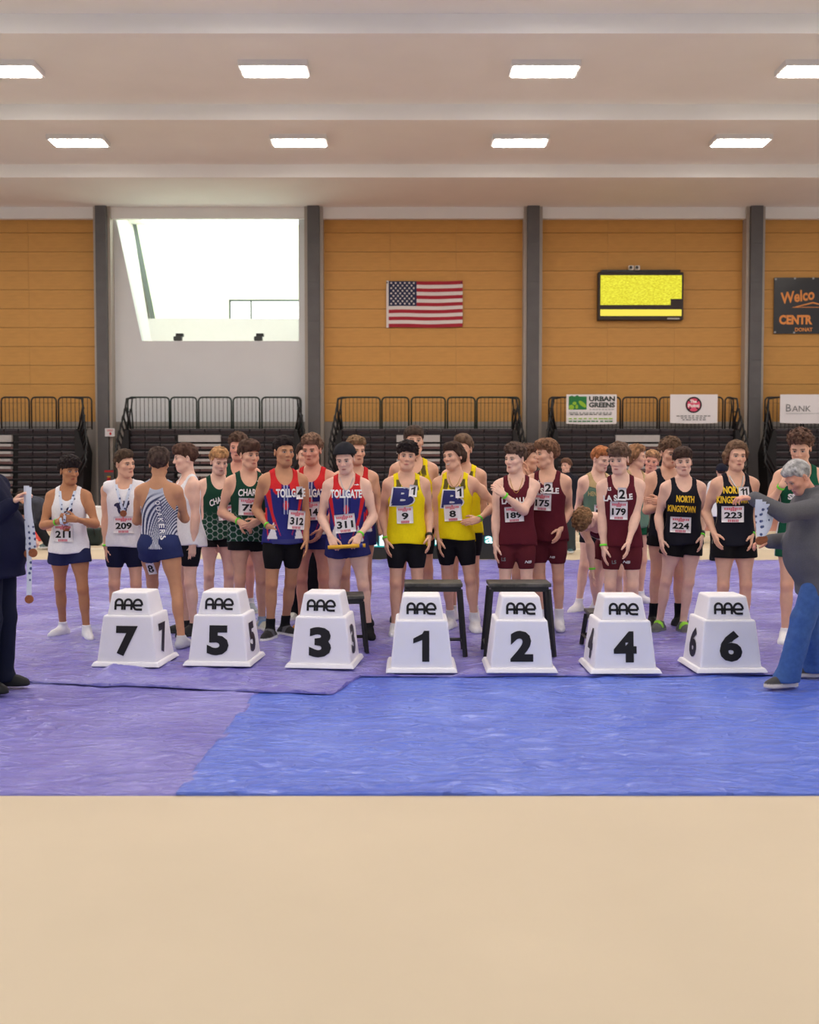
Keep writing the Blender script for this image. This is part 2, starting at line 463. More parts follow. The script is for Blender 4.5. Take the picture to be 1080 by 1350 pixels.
# flag
m_red = mat('flag_red', (168, 34, 52), .7); m_wht = mat('flag_white', (226, 220, 218), .7); m_nvy = mat('flag_navy', (36, 44, 78), .7)
p0 = U(510.5, 371, YW - .07); p1 = U(610, 432, YW - .07)
fw, fh = p1[0] - p0[0], p0[2] - p1[2]
e = empty('flag', (p0[0], YW - .07, p0[2]), 0, 'american flag with stars and stripes hung on the wood wall', 'flag')
def wave(u, v):
    return .018 * math.sin(u * 9 + v * 3) + .012 * math.sin(u * 17 - v * 8), .012 * math.sin(u * 6 + 1) + .02 * u
def flag_piece(name, m, u0, u1, v0, v1, off=0.0, nu=16, nv=2):
    b = MB(); vs = []; fs = []
    for t in (0, .006):
        for j in range(nv + 1):
            for i in range(nu + 1):
                u = u0 + (u1 - u0) * i / nu; v = v0 + (v1 - v0) * j / nv
                dy, dz = wave(u, v); vs.append((u * fw, dy - off + t, -v * fh + dz))
    N = (nu + 1) * (nv + 1)
    for j in range(nv):
        for i in range(nu):
            a = j * (nu + 1) + i
            fs.append((a, a + nu + 1, a + nu + 2, a + 1)); fs.append((a + N, a + 1 + N, a + nu + 2 + N, a + nu + 1 + N))
    for i in range(nu):
        a = i; fs.append((a, a + 1, a + 1 + N, a + N)); a = nv * (nu + 1) + i; fs.append((a, a + N, a + 1 + N, a + 1))
    for j in range(nv):
        a = j * (nu + 1); c = a + nu + 1; fs.append((a, a + N, c + N, c)); a = a + nu; c = a + nu + 1; fs.append((a, c, c + N, a + N))
    return b.add(vs, fs).build(name, m, e, smooth=False)
for k in range(13):
    flag_piece('stripe', m_red if k % 2 == 0 else m_wht, 0.39 if k < 7 else 0.02, 1, k / 13, (k + 1) / 13)
cant = flag_piece('canton', m_nvy, 0.02, 0.39, 0, 7 / 13, .0, 8, 4)
flag_piece('heading_strip', m_wht, -0.01, 0.02, -0.01, 1.01, .0, 1, 6)
for uu in (.0, .98): MB().box((uu * fw - .02, -.02, -.06), (uu * fw + .02, .12, -.02)).build('hanging_pin', m_black, e)
sb = MB()
for r in range(9):
    for c in range(6 if r % 2 == 0 else 5):
        u = .02 + .37 * ((c + (.5 if r % 2 == 0 else 1)) / 6 - .0) * .97 + .004; v = (r + .75) / 9.6 * 7 / 13
        dy, dz = wave(u, v); cxs, czs = u * fw, -v * fh + dz
        pts = [(cxs + (.043 if i % 2 == 0 else .020) * math.sin(i * math.pi / 5), dy - .012, czs + (.043 if i % 2 == 0 else .020) * math.cos(i * math.pi / 5)) for i in range(10)]
        sb.add(pts, [tuple(range(10))[::-1]])
st = sb.build('stars', m_wht, e); st['kind'] = 'stuff'

# scoreboard
p0 = U(789, 358.5, YW - .25); p1 = U(901, 422, YW - .25); w, h = p1[0] - p0[0], p0[2] - p1[2]
e = empty('scoreboard', ((p0[0] + p1[0]) / 2, YW - .25, p1[2]), 0, 'black scoreboard with glowing yellow screen on the wood wall', 'scoreboard')
MB().box((-w / 2, 0, 0), (w / 2, .24, h)).build('case', mat('scoreboard_case', (52, 40, 38), .5), e, bevel=.02)
MB().box((-w / 2 + .1, .02, h), (w / 2 - .1, .2, h + .07)).build('top_rail', m_black, e)
m_led = mat('led_yellow', (250, 240, 10), .5)
nt = m_led.node_tree; b = nt.nodes['Principled BSDF']
tc = nt.nodes.new('ShaderNodeTexCoord'); no = nt.nodes.new('ShaderNodeTexNoise'); no.inputs['Scale'].default_value = 14; no.inputs['Detail'].default_value = 5
mp = nt.nodes.new('ShaderNodeMapping'); mp.inputs['Rotation'].default_value = (0, .7, 0); mp.inputs['Scale'].default_value = (1, 1, 3)
cr = nt.nodes.new('ShaderNodeValToRGB'); cr.color_ramp.elements[0].position = .36; cr.color_ramp.elements[0].color = lc((214, 196, 0)); cr.color_ramp.elements[1].position = .62; cr.color_ramp.elements[1].color = lc((255, 252, 70))
nt.links.new(tc.outputs['Object'], mp.inputs[0]); nt.links.new(mp.outputs[0], no.inputs['Vector']); nt.links.new(no.outputs['Fac'], cr.inputs[0]); nt.links.new(cr.outputs[0], b.inputs['Emission Color']); b.inputs['Emission Strength'].default_value = .70
b.inputs['Base Color'].default_value = (0.02, 0.02, 0.01, 1)
k = w / 112.0
zz = lambda py: (422 - py) * h / 63.5
xx = lambda px: (px - 845) * k
scr = [(xx(792), zz(402)), (xx(884), zz(402)), (xx(884), zz(394)), (xx(898.5), zz(394)), (xx(898.5), zz(363)), (xx(792), zz(363))]
MB().prism(scr, -.012, .0).build('led_screen', m_led, e)
MB().box((xx(792), -.012, zz(416.5)), (xx(898.5), 0, zz(408))).build('led_strip', mat('led_pale', (30, 30, 10), .5, emit=((255, 232, 84), .74)), e)
MB().box((xx(880), -.008, zz(421)), (xx(896), 0, zz(419))).build('maker_plate', m_alu, e)
for px in (832, 840):
    q = MB().box((xx(px) - .08, -.05, h + .06), (xx(px) + .08, .1, h + .2)).build('spotlight', mat('spot_white', (225, 222, 215), .4), e, bevel=.02)
    MB().tube([(xx(px) - .02, -.06, h + .13), (xx(px) - .02, -.045, h + .13)], .05, 10).build('lens', mat('dark_grey_metal'), q)

# welcome banner
m_vinyl = mat('black_vinyl', (38, 36, 38), .28, bump=.5, bscale=1.6, spec=.6)
m_orange = mat('banner_orange', (236, 152, 76), .5)
p0 = U(1021, 366, YW - .06); p1 = U(1150, 440, YW - .06); w, h = p1[0] - p0[0], p0[2] - p1[2]
e = empty('banner', (p0[0], YW - .06, p1[2]), 0, 'black vinyl welcome banner with orange lettering on the wood wall', 'banner')
MB().box((0, 0, 0), (w, .02, h)).build('sheet', m_vinyl, e)
sc = w / 129.0
X = lambda px: (px - 1021) * sc
Z = lambda py: (440 - py) * h / 74
def wtext(s, px0, px1, py, hpx, m, e, y=-.006, bold=.03, **kw):
    return flat_print('lettering', text2d(s, hpx * sc, (px1 - px0) * sc, bold, **kw), m, e, upright(X((px0 + px1) / 2), y, Z(py)))
wtext('Welco', 1029.5, 1074, 390.5, 15, m_orange, e, rot=.14, skew=.1)
wtext('CENTR', 1028, 1071.5, 421.5, 12.5, m_orange, e, bold=.05)
wtext('DONAT', 1049, 1072, 434.5, 5, m_orange, e)
flat_print('swoosh', poly2d([(X(1044), Z(405.5)), (X(1072), Z(398)), (X(1100), Z(405.5))], 1), m_orange, e, upright(0, -.006, 0))
flat_print('swoosh', poly2d([(X(1052), Z(404.7)), (X(1072), Z(400)), (X(1092), Z(404.7))], 1), m_vinyl, e, upright(0, -.009, 0))
for px, py in ((1023, 368), (1048, 367), (1023, 438), (1048, 438.5), (1072, 367)):
    MB().tube([(X(px), -.008, Z(py)), (X(px), 0, Z(py))], .035, 8).build('grommet', m_alu, e)

# banners on the guard rails
m_bwhite = mat('banner_white', (232, 230, 232), .55, bump=.15, bscale=2)
YR = 34.2 + .3 - .05
def rail_banner(px0, px1, py0, py1, label):
    a = U(px0, py0, YR); b = U(px1, py1, YR); w, h = b[0] - a[0], a[2] - b[2]
    e = empty('rail_banner', (a[0], YR, b[2]), 0, label, 'banner')
    bb = MB(); vs = []; fs = []; n = 12
    for t in (0, .012):
        for j in range(2):
            for i in range(n + 1):
                u = i / n; vs.append((u * w, .012 * math.sin(u * 9) * (1 - j) + t, j * h - (.02 * math.sin(u * 3) if j == 0 else 0)))
    N = 2 * (n + 1)
    for i in range(n): fs += [(i, i + 1, i + n + 2, i + n + 1), (i + N, i + n + 1 + N, i + n + 2 + N, i + 1 + N), (i, i + N, i + 1 + N, i + 1), (i + n + 1, i + n + 2, i + n + 2 + N, i + n + 1 + N)]
    fs += [(0, n + 1, n + 1 + N, N), (n, n + N, 2 * n + 1 + N, 2 * n + 1)]
    bb.add(vs, fs).build('sheet', m_bwhite, e)
    sc = w / (px1 - px0)
    return e, sc, (lambda px: (px - px0) * sc), (lambda py: (py1 - py) * sc)
m_gr = mat('print_green', (34, 122, 64), .6); m_lg = mat('print_lime', (142, 190, 48), .6); m_dg = mat('print_dark', (52, 66, 62), .6)
m_pk = mat('print_pink', (224, 82, 116), .6); m_bk = mat('print_black', (26, 26, 28), .6); m_gy = mat('print_grey', (128, 130, 132), .6); m_lgy = mat('print_light_grey', (178, 182, 182), .6)
def ell2d(cx, cz, rx, rz, n=18, rot=0):
    return np.array([(cx + rx * math.cos(t) * math.cos(rot) - rz * math.sin(t) * math.sin(rot), cz + rx * math.cos(t) * math.sin(rot) + rz * math.sin(t) * math.cos(rot)) for t in np.linspace(0, 2 * math.pi, n, endpoint=False)]), [tuple(range(n))]
PL = lambda y: upright(0, y, 0)
e, sc, X, Z = rail_banner(747, 813, 520, 558.5, 'white urban greens banner with green produce logo on the railing')
flat_print('logo', join2d([rect2d(X(750), X(773.5), Z(540), Z(523)), poly2d([(X(758), Z(523)), (X(761), Z(521)), (X(764), Z(523))], 1), poly2d([(X(751), Z(523)), (X(754), Z(521.8)), (X(757), Z(523))], 1)]), m_gr, e, PL(-.016))
flat_print('logo_fruit', join2d([ell2d(X(753.5), Z(537), 3.6 * sc, 3.2 * sc), ell2d(X(757.5), Z(532), 2.6 * sc, 2.2 * sc), ell2d(X(768), Z(533), 6.2 * sc, 2.6 * sc, rot=-.7), ell2d(X(760.5), Z(536.5), 1.8 * sc, 3.0 * sc)]), m_lg, e, PL(-.020))
def rtext(s, px0, px1, py, hpx, m, bold=.04, **kw):
    return flat_print('lettering', text2d(s, hpx * sc, (px1 - px0) * sc, bold, **kw), m, e, upright(X((px0 + px1) / 2), -.018, Z(py)))
rtext('URBAN', 776.5, 810.5, 526, 6.6, m_dg); rtext('GREENS', 776.5, 810.5, 534, 6.6, m_dg)
def print_row(px0, px1, py, hpx, m, n, seed):
    r = random.Random(seed); x = px0; parts = []
    for i in range(n):
        w = (px1 - px0) / n * r.uniform(.55, .9); parts.append(rect2d(X(x), X(x + w), Z(py + hpx / 2), Z(py - hpx / 2))); x += (px1 - px0) / n
    return tag(flat_print('small_print', join2d(parts), m, e, PL(-.018)), kind='stuff')
print_row(777, 810, 540, 1.3, m_lgy, 8, 1); print_row(750.5, 808, 544.5, 2.6, m_lgy, 13, 2); print_row(752, 808, 546.5, 1.4, m_gy, 9, 3)
print_row(750, 809, 552, 1.5, m_lg, 9, 4); print_row(750, 809, 555.5, 1.5, m_gr, 10, 5)
e, sc, X, Z = rail_banner(884, 946, 520, 557.5, 'white banner with round pink and black logo on the railing')
flat_print('logo', ell2d(X(914.5), Z(534), 10.6 * sc, 10.6 * sc, 28), m_bk, e, PL(-.016))
flat_print('logo_disc', ell2d(X(914.5), Z(534), 8.6 * sc, 8.6 * sc, 24), m_pk, e, PL(-.019))
for k in range(4):
    an = math.pi / 4 + k * math.pi / 2
    flat_print('logo_bar', stroke2d([(X(914.5) + math.cos(an) * 5 * sc, Z(534) + math.sin(an) * 5 * sc), (X(914.5) + math.cos(an) * 9 * sc, Z(534) + math.sin(an) * 9 * sc)], 1.6 * sc), m_bk, e, PL(-.021))
m_cream = mat('print_cream', (246, 238, 236), .6)
flat_print('lettering', text2d('The', 4.2 * sc, 9 * sc, .05), m_cream, e, upright(X(914), -.023, Z(529.5)))
flat_print('lettering', text2d('Point', 4.6 * sc, 15 * sc, .05), m_cream, e, upright(X(914.5), -.023, Z(535)))
print_row(892, 938, 548.5, 1.3, m_gy, 9, 6); print_row(898, 932, 551, 1.3, m_gy, 7, 7); print_row(900, 931, 553.5, 1.3, m_gy, 7, 8)
e, sc, X, Z = rail_banner(1029, 1098, 520, 557.5, 'white banner lettered BANK in thin grey capitals on the railing')
rtext('B', 1036.5, 1043, 538, 9.5, m_gy, bold=.0); rtext('ANK', 1044.5, 1069, 539, 7.5, m_gy, bold=.0)
flat_print('rule', rect2d(X(1036.5), X(1090), Z(545.6), Z(545)), m_lgy, e, PL(-.018))

# sign and extinguisher cabinet on the first column
def col_thing(px, py, label, cat, name):
    p = U(px, py, YW - .57); return empty(name, p, 0, label, cat), p
e, p = col_thing(145, 575.5, 'small white notice with red mark on the grey column', 'sign', 'wall_sign')
MB().box((-.155, -.012, 0), (.155, .0, .26)).build('plate', m_bwhite, e)
flat_print('mark', ell2d(.02, .09, .035, .045), mat('print_red', (206, 48, 56), .6), e, PL(-.015))
flat_print('print', join2d([rect2d(-.1, .1, .2, .215), rect2d(-.08, .09, .165, .18)]), MATS['print_red'], e, PL(-.015))
e, p = col_thing(145, 640, 'glass fronted fire extinguisher cabinet on the grey column', 'cabinet', 'extinguisher_cabinet')
MB().box((-.16, -.1, -.2), (.16, 0, .5)).build('case', mat('cabinet_grey', (96, 92, 92), .5), e, bevel=.01)
MB().box((-.14, -.108, .42), (.14, -.1, .48)).build('header', mat('print_red'), e)
MB().tube([(.0, -.13, -.12), (0, -.13, .2), (0, -.13, .28)], [.06, .06, .02], 10).build('extinguisher', mat('print_red'), e, smooth=True)
MB().box((-.05, -.16, .26), (.06, -.1, .3)).build('valve', mat('gold', (206, 168, 50), .4), e)

# ------------------------------------------------------------------ tarpaulins
def tarp(name, corners, m, label, z0, nx, ny, amp, seed, folds=(), edge=None):
    A, B, Cc, D = [np.array(c, float)[:2] for c in corners]          # near-left, near-right, far-right, far-left
    u = np.linspace(0, 1, nx)[:, None, None]; v = np.linspace(0, 1, ny)[None, :, None]
    P = (A * (1 - u) + B * u) * (1 - v) + (D * (1 - u) + Cc * u) * v
    if edge is not None:            # near edge follows a ragged outline
        E = np.array([FL(a, b)[:2] for a, b in edge]); xs = np.interp(np.linspace(0, 1, nx), np.linspace(0, 1, len(E)), E[:, 0])
        L = np.concatenate([[0], np.cumsum(np.hypot(*np.diff(E, axis=0).T))]); tt = np.linspace(0, L[-1], nx)
        ex = np.interp(tt, L, E[:, 0]); ey = np.interp(tt, L, E[:, 1]) + .02 * (vnoise(np.stack([tt * 5, tt * 0, tt * 0 + 2.], -1)) - .5)
        fx = D[0] + (Cc[0] - D[0]) * tt / L[-1]; fy = D[1] + (Cc[1] - D[1]) * tt / L[-1]; vv = v[0, :, 0] ** 1.25
        P = np.stack([ex[:, None] * (1 - vv) + fx[:, None] * vv, ey[:, None] * (1 - vv) + fy[:, None] * vv], -1)
    x, y = P[..., 0], P[..., 1]
    def ridge(sx, sy, rot, k, sharp):
        c, s = math.cos(rot), math.sin(rot); xr, yr = x * c + y * s, -x * s + y * c
        n = vnoise(np.stack([xr * sx + seed * 3.1 + k * 17, yr * sy + k * 5.3, np.full_like(x, seed + k * .7)], -1))
        return np.clip(1 - np.abs(n - .5) * sharp, 0, 1) ** 2
    hgt = .55 * ridge(.55, 1.3, .2, 1, 9) * vnoise(np.stack([x * .7, y * .7, np.full_like(x, seed)], -1)) * 1.6
    hgt += .5 * ridge(1.0, 1.9, -.35, 2, 8) * vnoise(np.stack([x * .9 + 9, y * .9, np.full_like(x, seed)], -1)) * 1.3
    hgt += .42 * ridge(2.6, 3.4, .9, 3, 7) + .34 * ridge(5, 7, -.6, 4, 6) + .3 * ridge(1.2, 5.5, .1, 5, 7) + .15 * vnoise(np.stack([x * 9, y * 9, np.full_like(x, seed)], -1))
    z = z0 + amp * hgt
    for (fx, fy, gx, gy, hh, ww) in folds:           # long raised folds between two floor points
        a = np.array([fx, fy]); b = np.array([gx, gy]); d = b - a; L = np.linalg.norm(d); d /= L
        t = ((x - a[0]) * d[0] + (y - a[1]) * d[1]) / L; q = -(x - a[0]) * d[1] + (y - a[1]) * d[0]
        q = q + .03 * np.sin(t * 9)
        z = z + hh * np.exp(-(q / ww) ** 2) * np.clip(1 - np.abs(t - .5) * 2, 0, 1) ** .6
    r = random.Random(seed); x0_, x1_, y0_, y1_ = x.min(), x.max(), y.min(), y.max()
    for _ in range(70):                               # short crisp creases all over the sheet
        cx, cy = r.uniform(x0_, x1_), r.uniform(y0_, y1_); a_ = r.gauss(.1, .5); L2 = r.uniform(.15, .7); ww = r.uniform(.035, .07) * (1.6 if seed == 1 else 1); hh = r.uniform(.006, .02) * (1.5 if seed == 1 else .6)
        t = ((x - cx) * math.cos(a_) + (y - cy) * math.sin(a_)) / L2; q = -(x - cx) * math.sin(a_) + (y - cy) * math.cos(a_) + .05 * t * t
        z = z + hh * np.exp(-np.abs(q / ww) ** 1.3) * np.clip(1 - t * t, 0, 1)
    V = np.stack([x, y, z], -1).reshape(-1, 3)
    I = np.arange(nx * ny).reshape(nx, ny)
    Q = np.stack([I[:-1, :-1], I[1:, :-1], I[1:, 1:], I[:-1, 1:]], -1).reshape(-1, 4)
    # thin edge skirt down to the floor so the sheet has thickness
    rim = np.concatenate([I[:, 0], I[-1, 1:], I[-2::-1, -1], I[0, -2:0:-1]])
    Vs = V[rim].copy(); Vs[:, 2] = z0 - .006; n0 = len(V); k = len(rim); ar = np.arange(k)
    Qs = np.stack([rim, n0 + ar, n0 + (ar + 1) % k, np.roll(rim, -1)], -1)
    me = np_mesh(name, np.concatenate([V, Vs]), np.concatenate([Q, Qs]))
    return tag(link(name, me, m), label, 'tarp', 'blue and purple ground tarpaulins')
def tarp_mat(name, base, pale, wear_sheen):
    m = bpy.data.materials.new(name); m.use_nodes = True; nt = m.node_tree; b = nt.nodes['Principled BSDF']
    b.inputs['Roughness'].default_value = .30; b.inputs['Specular IOR Level'].default_value = .5
    tc = nt.nodes.new('ShaderNodeTexCoord')
    n1 = nt.nodes.new('ShaderNodeTexNoise'); n1.inputs['Scale'].default_value = 1.1; n1.inputs['Detail'].default_value = 5
    n2 = nt.nodes.new('ShaderNodeTexNoise'); n2.inputs['Scale'].default_value = 7; n2.inputs['Detail'].default_value = 8; n2.inputs['Roughness'].default_value = .75
    n3 = nt.nodes.new('ShaderNodeTexVoronoi'); n3.inputs['Scale'].default_value = 4.5; n3.feature = 'DISTANCE_TO_EDGE'
    for n in (n1, n2): nt.links.new(tc.outputs['Object'], n.inputs['Vector'])
    wv = nt.nodes.new('ShaderNodeVectorMath'); wv.operation = 'MULTIPLY_ADD'; wv.inputs[1].default_value = (.5, .5, .5)
    nt.links.new(n2.outputs['Color'], wv.inputs[0]); nt.links.new(tc.outputs['Object'], wv.inputs[2]); nt.links.new(wv.outputs[0], n3.inputs['Vector'])
    m1 = nt.nodes.new('ShaderNodeMix'); m1.data_type = 'RGBA'; m1.inputs[6].default_value = lc(base); m1.inputs[7].default_value = lc(pale)
    r1 = nt.nodes.new('ShaderNodeMapRange'); r1.inputs[1].default_value = .38; r1.inputs[2].default_value = .66
    nt.links.new(n1.outputs['Fac'], r1.inputs[0]); nt.links.new(r1.outputs[0], m1.inputs[0])
    m2 = nt.nodes.new('ShaderNodeMix'); m2.data_type = 'RGBA'; m2.inputs[7].default_value = lc((200, 200, 214))
    r2 = nt.nodes.new('ShaderNodeMapRange'); r2.inputs[1].default_value = .56; r2.inputs[2].default_value = .74; r2.inputs[4].default_value = wear_sheen  # pale mottling: whitish wear plus reflected sheen put into the colour
    nt.links.new(n2.outputs['Fac'], r2.inputs[0]); nt.links.new(r2.outputs[0], m2.inputs[0]); nt.links.new(m1.outputs[2], m2.inputs[6])
    nt.links.new(m2.outputs[2], b.inputs['Base Color'])
    bm = nt.nodes.new('ShaderNodeBump'); bm.inputs['Strength'].default_value = .75; bm.inputs['Distance'].default_value = .02
    last = None
    for sc_, rot, wgt in ((1.7, .5, 1.0), (3.6, -.7, .7), (8.0, .2, .35)):      # crumple creases: ridged noise
        mp = nt.nodes.new('ShaderNodeMapping'); mp.inputs['Rotation'].default_value = (0, 0, rot); mp.inputs['Scale'].default_value = (.55, 1.3, 1)
        nz = nt.nodes.new('ShaderNodeTexNoise'); nz.inputs['Scale'].default_value = sc_; nz.inputs['Detail'].default_value = 2; nz.inputs['Distortion'].default_value = .6
        nt.links.new(tc.outputs['Object'], mp.inputs[0]); nt.links.new(mp.outputs[0], nz.inputs['Vector'])
        sb_ = nt.nodes.new('ShaderNodeMath'); sb_.operation = 'SUBTRACT'; sb_.inputs[1].default_value = .5; nt.links.new(nz.outputs['Fac'], sb_.inputs[0])
        ab = nt.nodes.new('ShaderNodeMath'); ab.operation = 'ABSOLUTE'; nt.links.new(sb_.outputs[0], ab.inputs[0])
        mr = nt.nodes.new('ShaderNodeMapRange'); mr.inputs[1].default_value = 0; mr.inputs[2].default_value = .075; mr.inputs[3].default_value = wgt; mr.inputs[4].default_value = 0; nt.links.new(ab.outputs[0], mr.inputs[0])
        if last is None: last = mr.outputs[0]
        else:
            ad = nt.nodes.new('ShaderNodeMath'); ad.operation = 'ADD'; nt.links.new(last, ad.inputs[0]); nt.links.new(mr.outputs[0], ad.inputs[1]); last = ad.outputs[0]
    nt.links.new(last, bm.inputs['Height']); nt.links.new(bm.outputs[0], b.inputs['Normal'])
    MATS[name] = m; return m
m_tA = tarp_mat('tarp_purple', (108, 99, 184), (146, 141, 210), .72)
m_tB = tarp_mat('tarp_violet', (114, 107, 188), (136, 130, 204), .34)
m_tC = tarp_mat('tarp_blue', (80, 105, 206), (100, 124, 220), .16)
P_ = lambda px, py: FL(px, py)
far = FL(540, 739.5)[1]
aL, aR = FL(-60, 901), FL(1140, 891)
fA = P_(120, 897); fB = P_(185, 884); fC = P_(176, 890); fD = P_(360, 898)
tarp('tarp', [aL, aR, (9.6, far - .1), (-9.6, far + .1)], m_tA, 'worn purple tarpaulin under the athletes and lane markers', .012, 330, 220, .024, 1, edge=[(-60, 899), (100, 903), (135, 906), (160, 905), (250, 909), (330, 913), (440, 917), (458, 905), (476, 893), (600, 894), (700, 892), (860, 893), (1000, 891), (1140, 891)],
     folds=[(fA[0], fA[1], fB[0], fB[1], .06, .09), (fC[0], fC[1], fD[0], fD[1], .035, .06), (-7, 14.6, 4, 15.3, .04, .09), (-8, 16.6, -1, 16.9, .04, .1), (1, 13.2, 8, 13.5, .035, .08), (2, 17.3, 9, 17.2, .04, .1), (.2, 10.2, -.9, 8.3, .03, .05)])
tarp('tarp', [FL(-60, 1046), FL(244, 1046), FL(358, 890), FL(-60, 890)], m_tB, 'lighter violet tarpaulin sheet lying beside the bright blue one', -.011, 110, 70, .009, 2, folds=[(-2.6, 7.0, -1.6, 7.1, .02, .05)])
tarp('tarp', [FL(232, 1046), FL(1140, 1046), FL(1140, 884), FL(356, 886)], m_tC, 'bright blue tarpaulin sheet laid in front of the lane markers', -.006, 200, 100, .010, 3,
     folds=[(.5, 7.4, 1.7, 7.75, .03, .06), (1.9, 7.8, 2.6, 7.6, .03, .05), (.9, 6.6, 2.4, 6.9, .02, .05), (1.5, 8.0, 3.2, 8.05, .02, .06), (*FL(400, 942)[:2], *FL(1078, 949)[:2], .014, .025), (*FL(770, 940)[:2], *FL(850, 1000)[:2], .012, .03)])

# ------------------------------------------------------------------ people: bodies grown from blended volumes, one continuous mesh each
def smin(a, b, k):
    if k <= 0: return np.minimum(a, b)
    h = np.clip(.5 + .5 * (b - a) / k, 0, 1)
    return b + (a - b) * h - k * h * (1 - h)
def cone(a, b, ra, rb, k=.02): return ('c', np.array(a, float), np.array(b, float), ra, rb, k)
def ell(c, r, k=.02, M=None, sub=False): return ('e', np.array(c, float), np.array(r, float), M, k, sub)
def loft(o, M, tab, s, infl=0.0, k=.03): return ('l', np.array(o, float), np.array(M, float), tab, s, infl, k)
def bounds(p):
    if p[0] == 'c':
        r = max(p[3], p[4]); return np.minimum(p[1], p[2]) - r, np.maximum(p[1], p[2]) + r
    if p[0] == 'e':
        r = p[2].max() if p[3] is not None else p[2]; return p[1] - r, p[1] + r
    _, o, M, tab, s, infl, k = p
    r = max(tab[1].max(), tab[2].max()) * s + infl + .04
    z0, z1 = tab[0][0] * s, tab[0][-1] * s
    a, b = o + M @ np.array([0, 0, z0]), o + M @ np.array([0, 0, z1])
    return np.minimum(a, b) - r, np.maximum(a, b) + r
def dist(p, X, Y, Z):
    if p[0] == 'c':
        a, b = p[1], p[2]; d = b - a; L = max((d ** 2).sum(), 1e-9)
        px, py, pz = X - a[0], Y - a[1], Z - a[2]
        t = np.clip((px * d[0] + py * d[1] + pz * d[2]) / L, 0, 1)
        return np.sqrt((px - t * d[0]) ** 2 + (py - t * d[1]) ** 2 + (pz - t * d[2]) ** 2) - (p[3] + (p[4] - p[3]) * t)
    if p[0] == 'e':
        px, py, pz = X - p[1][0], Y - p[1][1], Z - p[1][2]
        if p[3] is not None:
            M = p[3]; px, py, pz = [px * M[0, i] + py * M[1, i] + pz * M[2, i] for i in range(3)]
        r = p[2]
        k0 = np.sqrt((px / r[0]) ** 2 + (py / r[1]) ** 2 + (pz / r[2]) ** 2)
        k1 = np.sqrt((px / r[0] ** 2) ** 2 + (py / r[1] ** 2) ** 2 + (pz / r[2] ** 2) ** 2) + 1e-9
        return np.where(k0 < 1e-3, -r.min(), k0 * (k0 - 1) / k1)
    _, o, M, tab, s, infl, k = p
    px, py, pz = X - o[0], Y - o[1], Z - o[2]
    qx, qy, qz = [px * M[0, i] + py * M[1, i] + pz * M[2, i] for i in range(3)]
    zz = qz / s
    wx = np.interp(zz, tab[0], tab[1]) * s + infl; wy = np.interp(zz, tab[0], tab[2]) * s + infl; yo = np.interp(zz, tab[0], tab[3]) * s
    qy = qy - yo
    k0 = np.sqrt((qx / wx) ** 2 + (qy / wy) ** 2); k1 = np.sqrt((qx / wx ** 2) ** 2 + (qy / wy ** 2) ** 2) + 1e-9
    d = np.where(k0 < 1e-3, -np.minimum(wx, wy), k0 * (k0 - 1) / k1)
    return np.maximum(d, np.maximum(tab[0][0] * s - qz, qz - tab[0][-1] * s) - infl)
class Field:
    def __init__(self, lo, hi, h):
        self.h = h; self.o = np.array(lo, float) - 2 * h
        n = np.ceil((np.array(hi) - self.o) / h).astype(int) + 3
        self.ax = [self.o[i] + h * np.arange(n[i]) for i in range(3)]
        self.F = np.full(n, .3)
    def add(self, p, infl=0.0):
        lo, hi = bounds(p); k = p[4] if p[0] == 'e' else p[-1]
        m = k + 3 * self.h + infl + .01
        sl = []
        for i in range(3):
            a = np.searchsorted(self.ax[i], lo[i] - m); b = np.searchsorted(self.ax[i], hi[i] + m)
            if b <= a: return
            sl.append(slice(a, b))
        X, Y, Z = self.ax[0][sl[0]][:, None, None], self.ax[1][sl[1]][None, :, None], self.ax[2][sl[2]][None, None, :]
        d = dist(p, X, Y, Z) - infl
        sl = tuple(sl)
        if p[0] == 'e' and p[5]: self.F[sl] = -smin(-self.F[sl], d, k)
        else: self.F[sl] = smin(self.F[sl], d, k)
    def grid(self): return np.stack(np.meshgrid(*self.ax, indexing='ij'), -1)
    def mesh(self): return snets(self.F, self.o, self.h)
def field_of(prims, h, infl=0.0, lo=None, hi=None):
    B = [bounds(p) for p in prims if not (p[0] == 'e' and p[5])]
    l = np.min([b[0] for b in B], 0) - infl - .01; u = np.max([b[1] for b in B], 0) + infl + .01
    if lo is not None: l = np.maximum(l, lo)
    if hi is not None: u = np.minimum(u, hi)
    f = Field(l, u, h)
    for p in prims: f.add(p, infl)
    return f
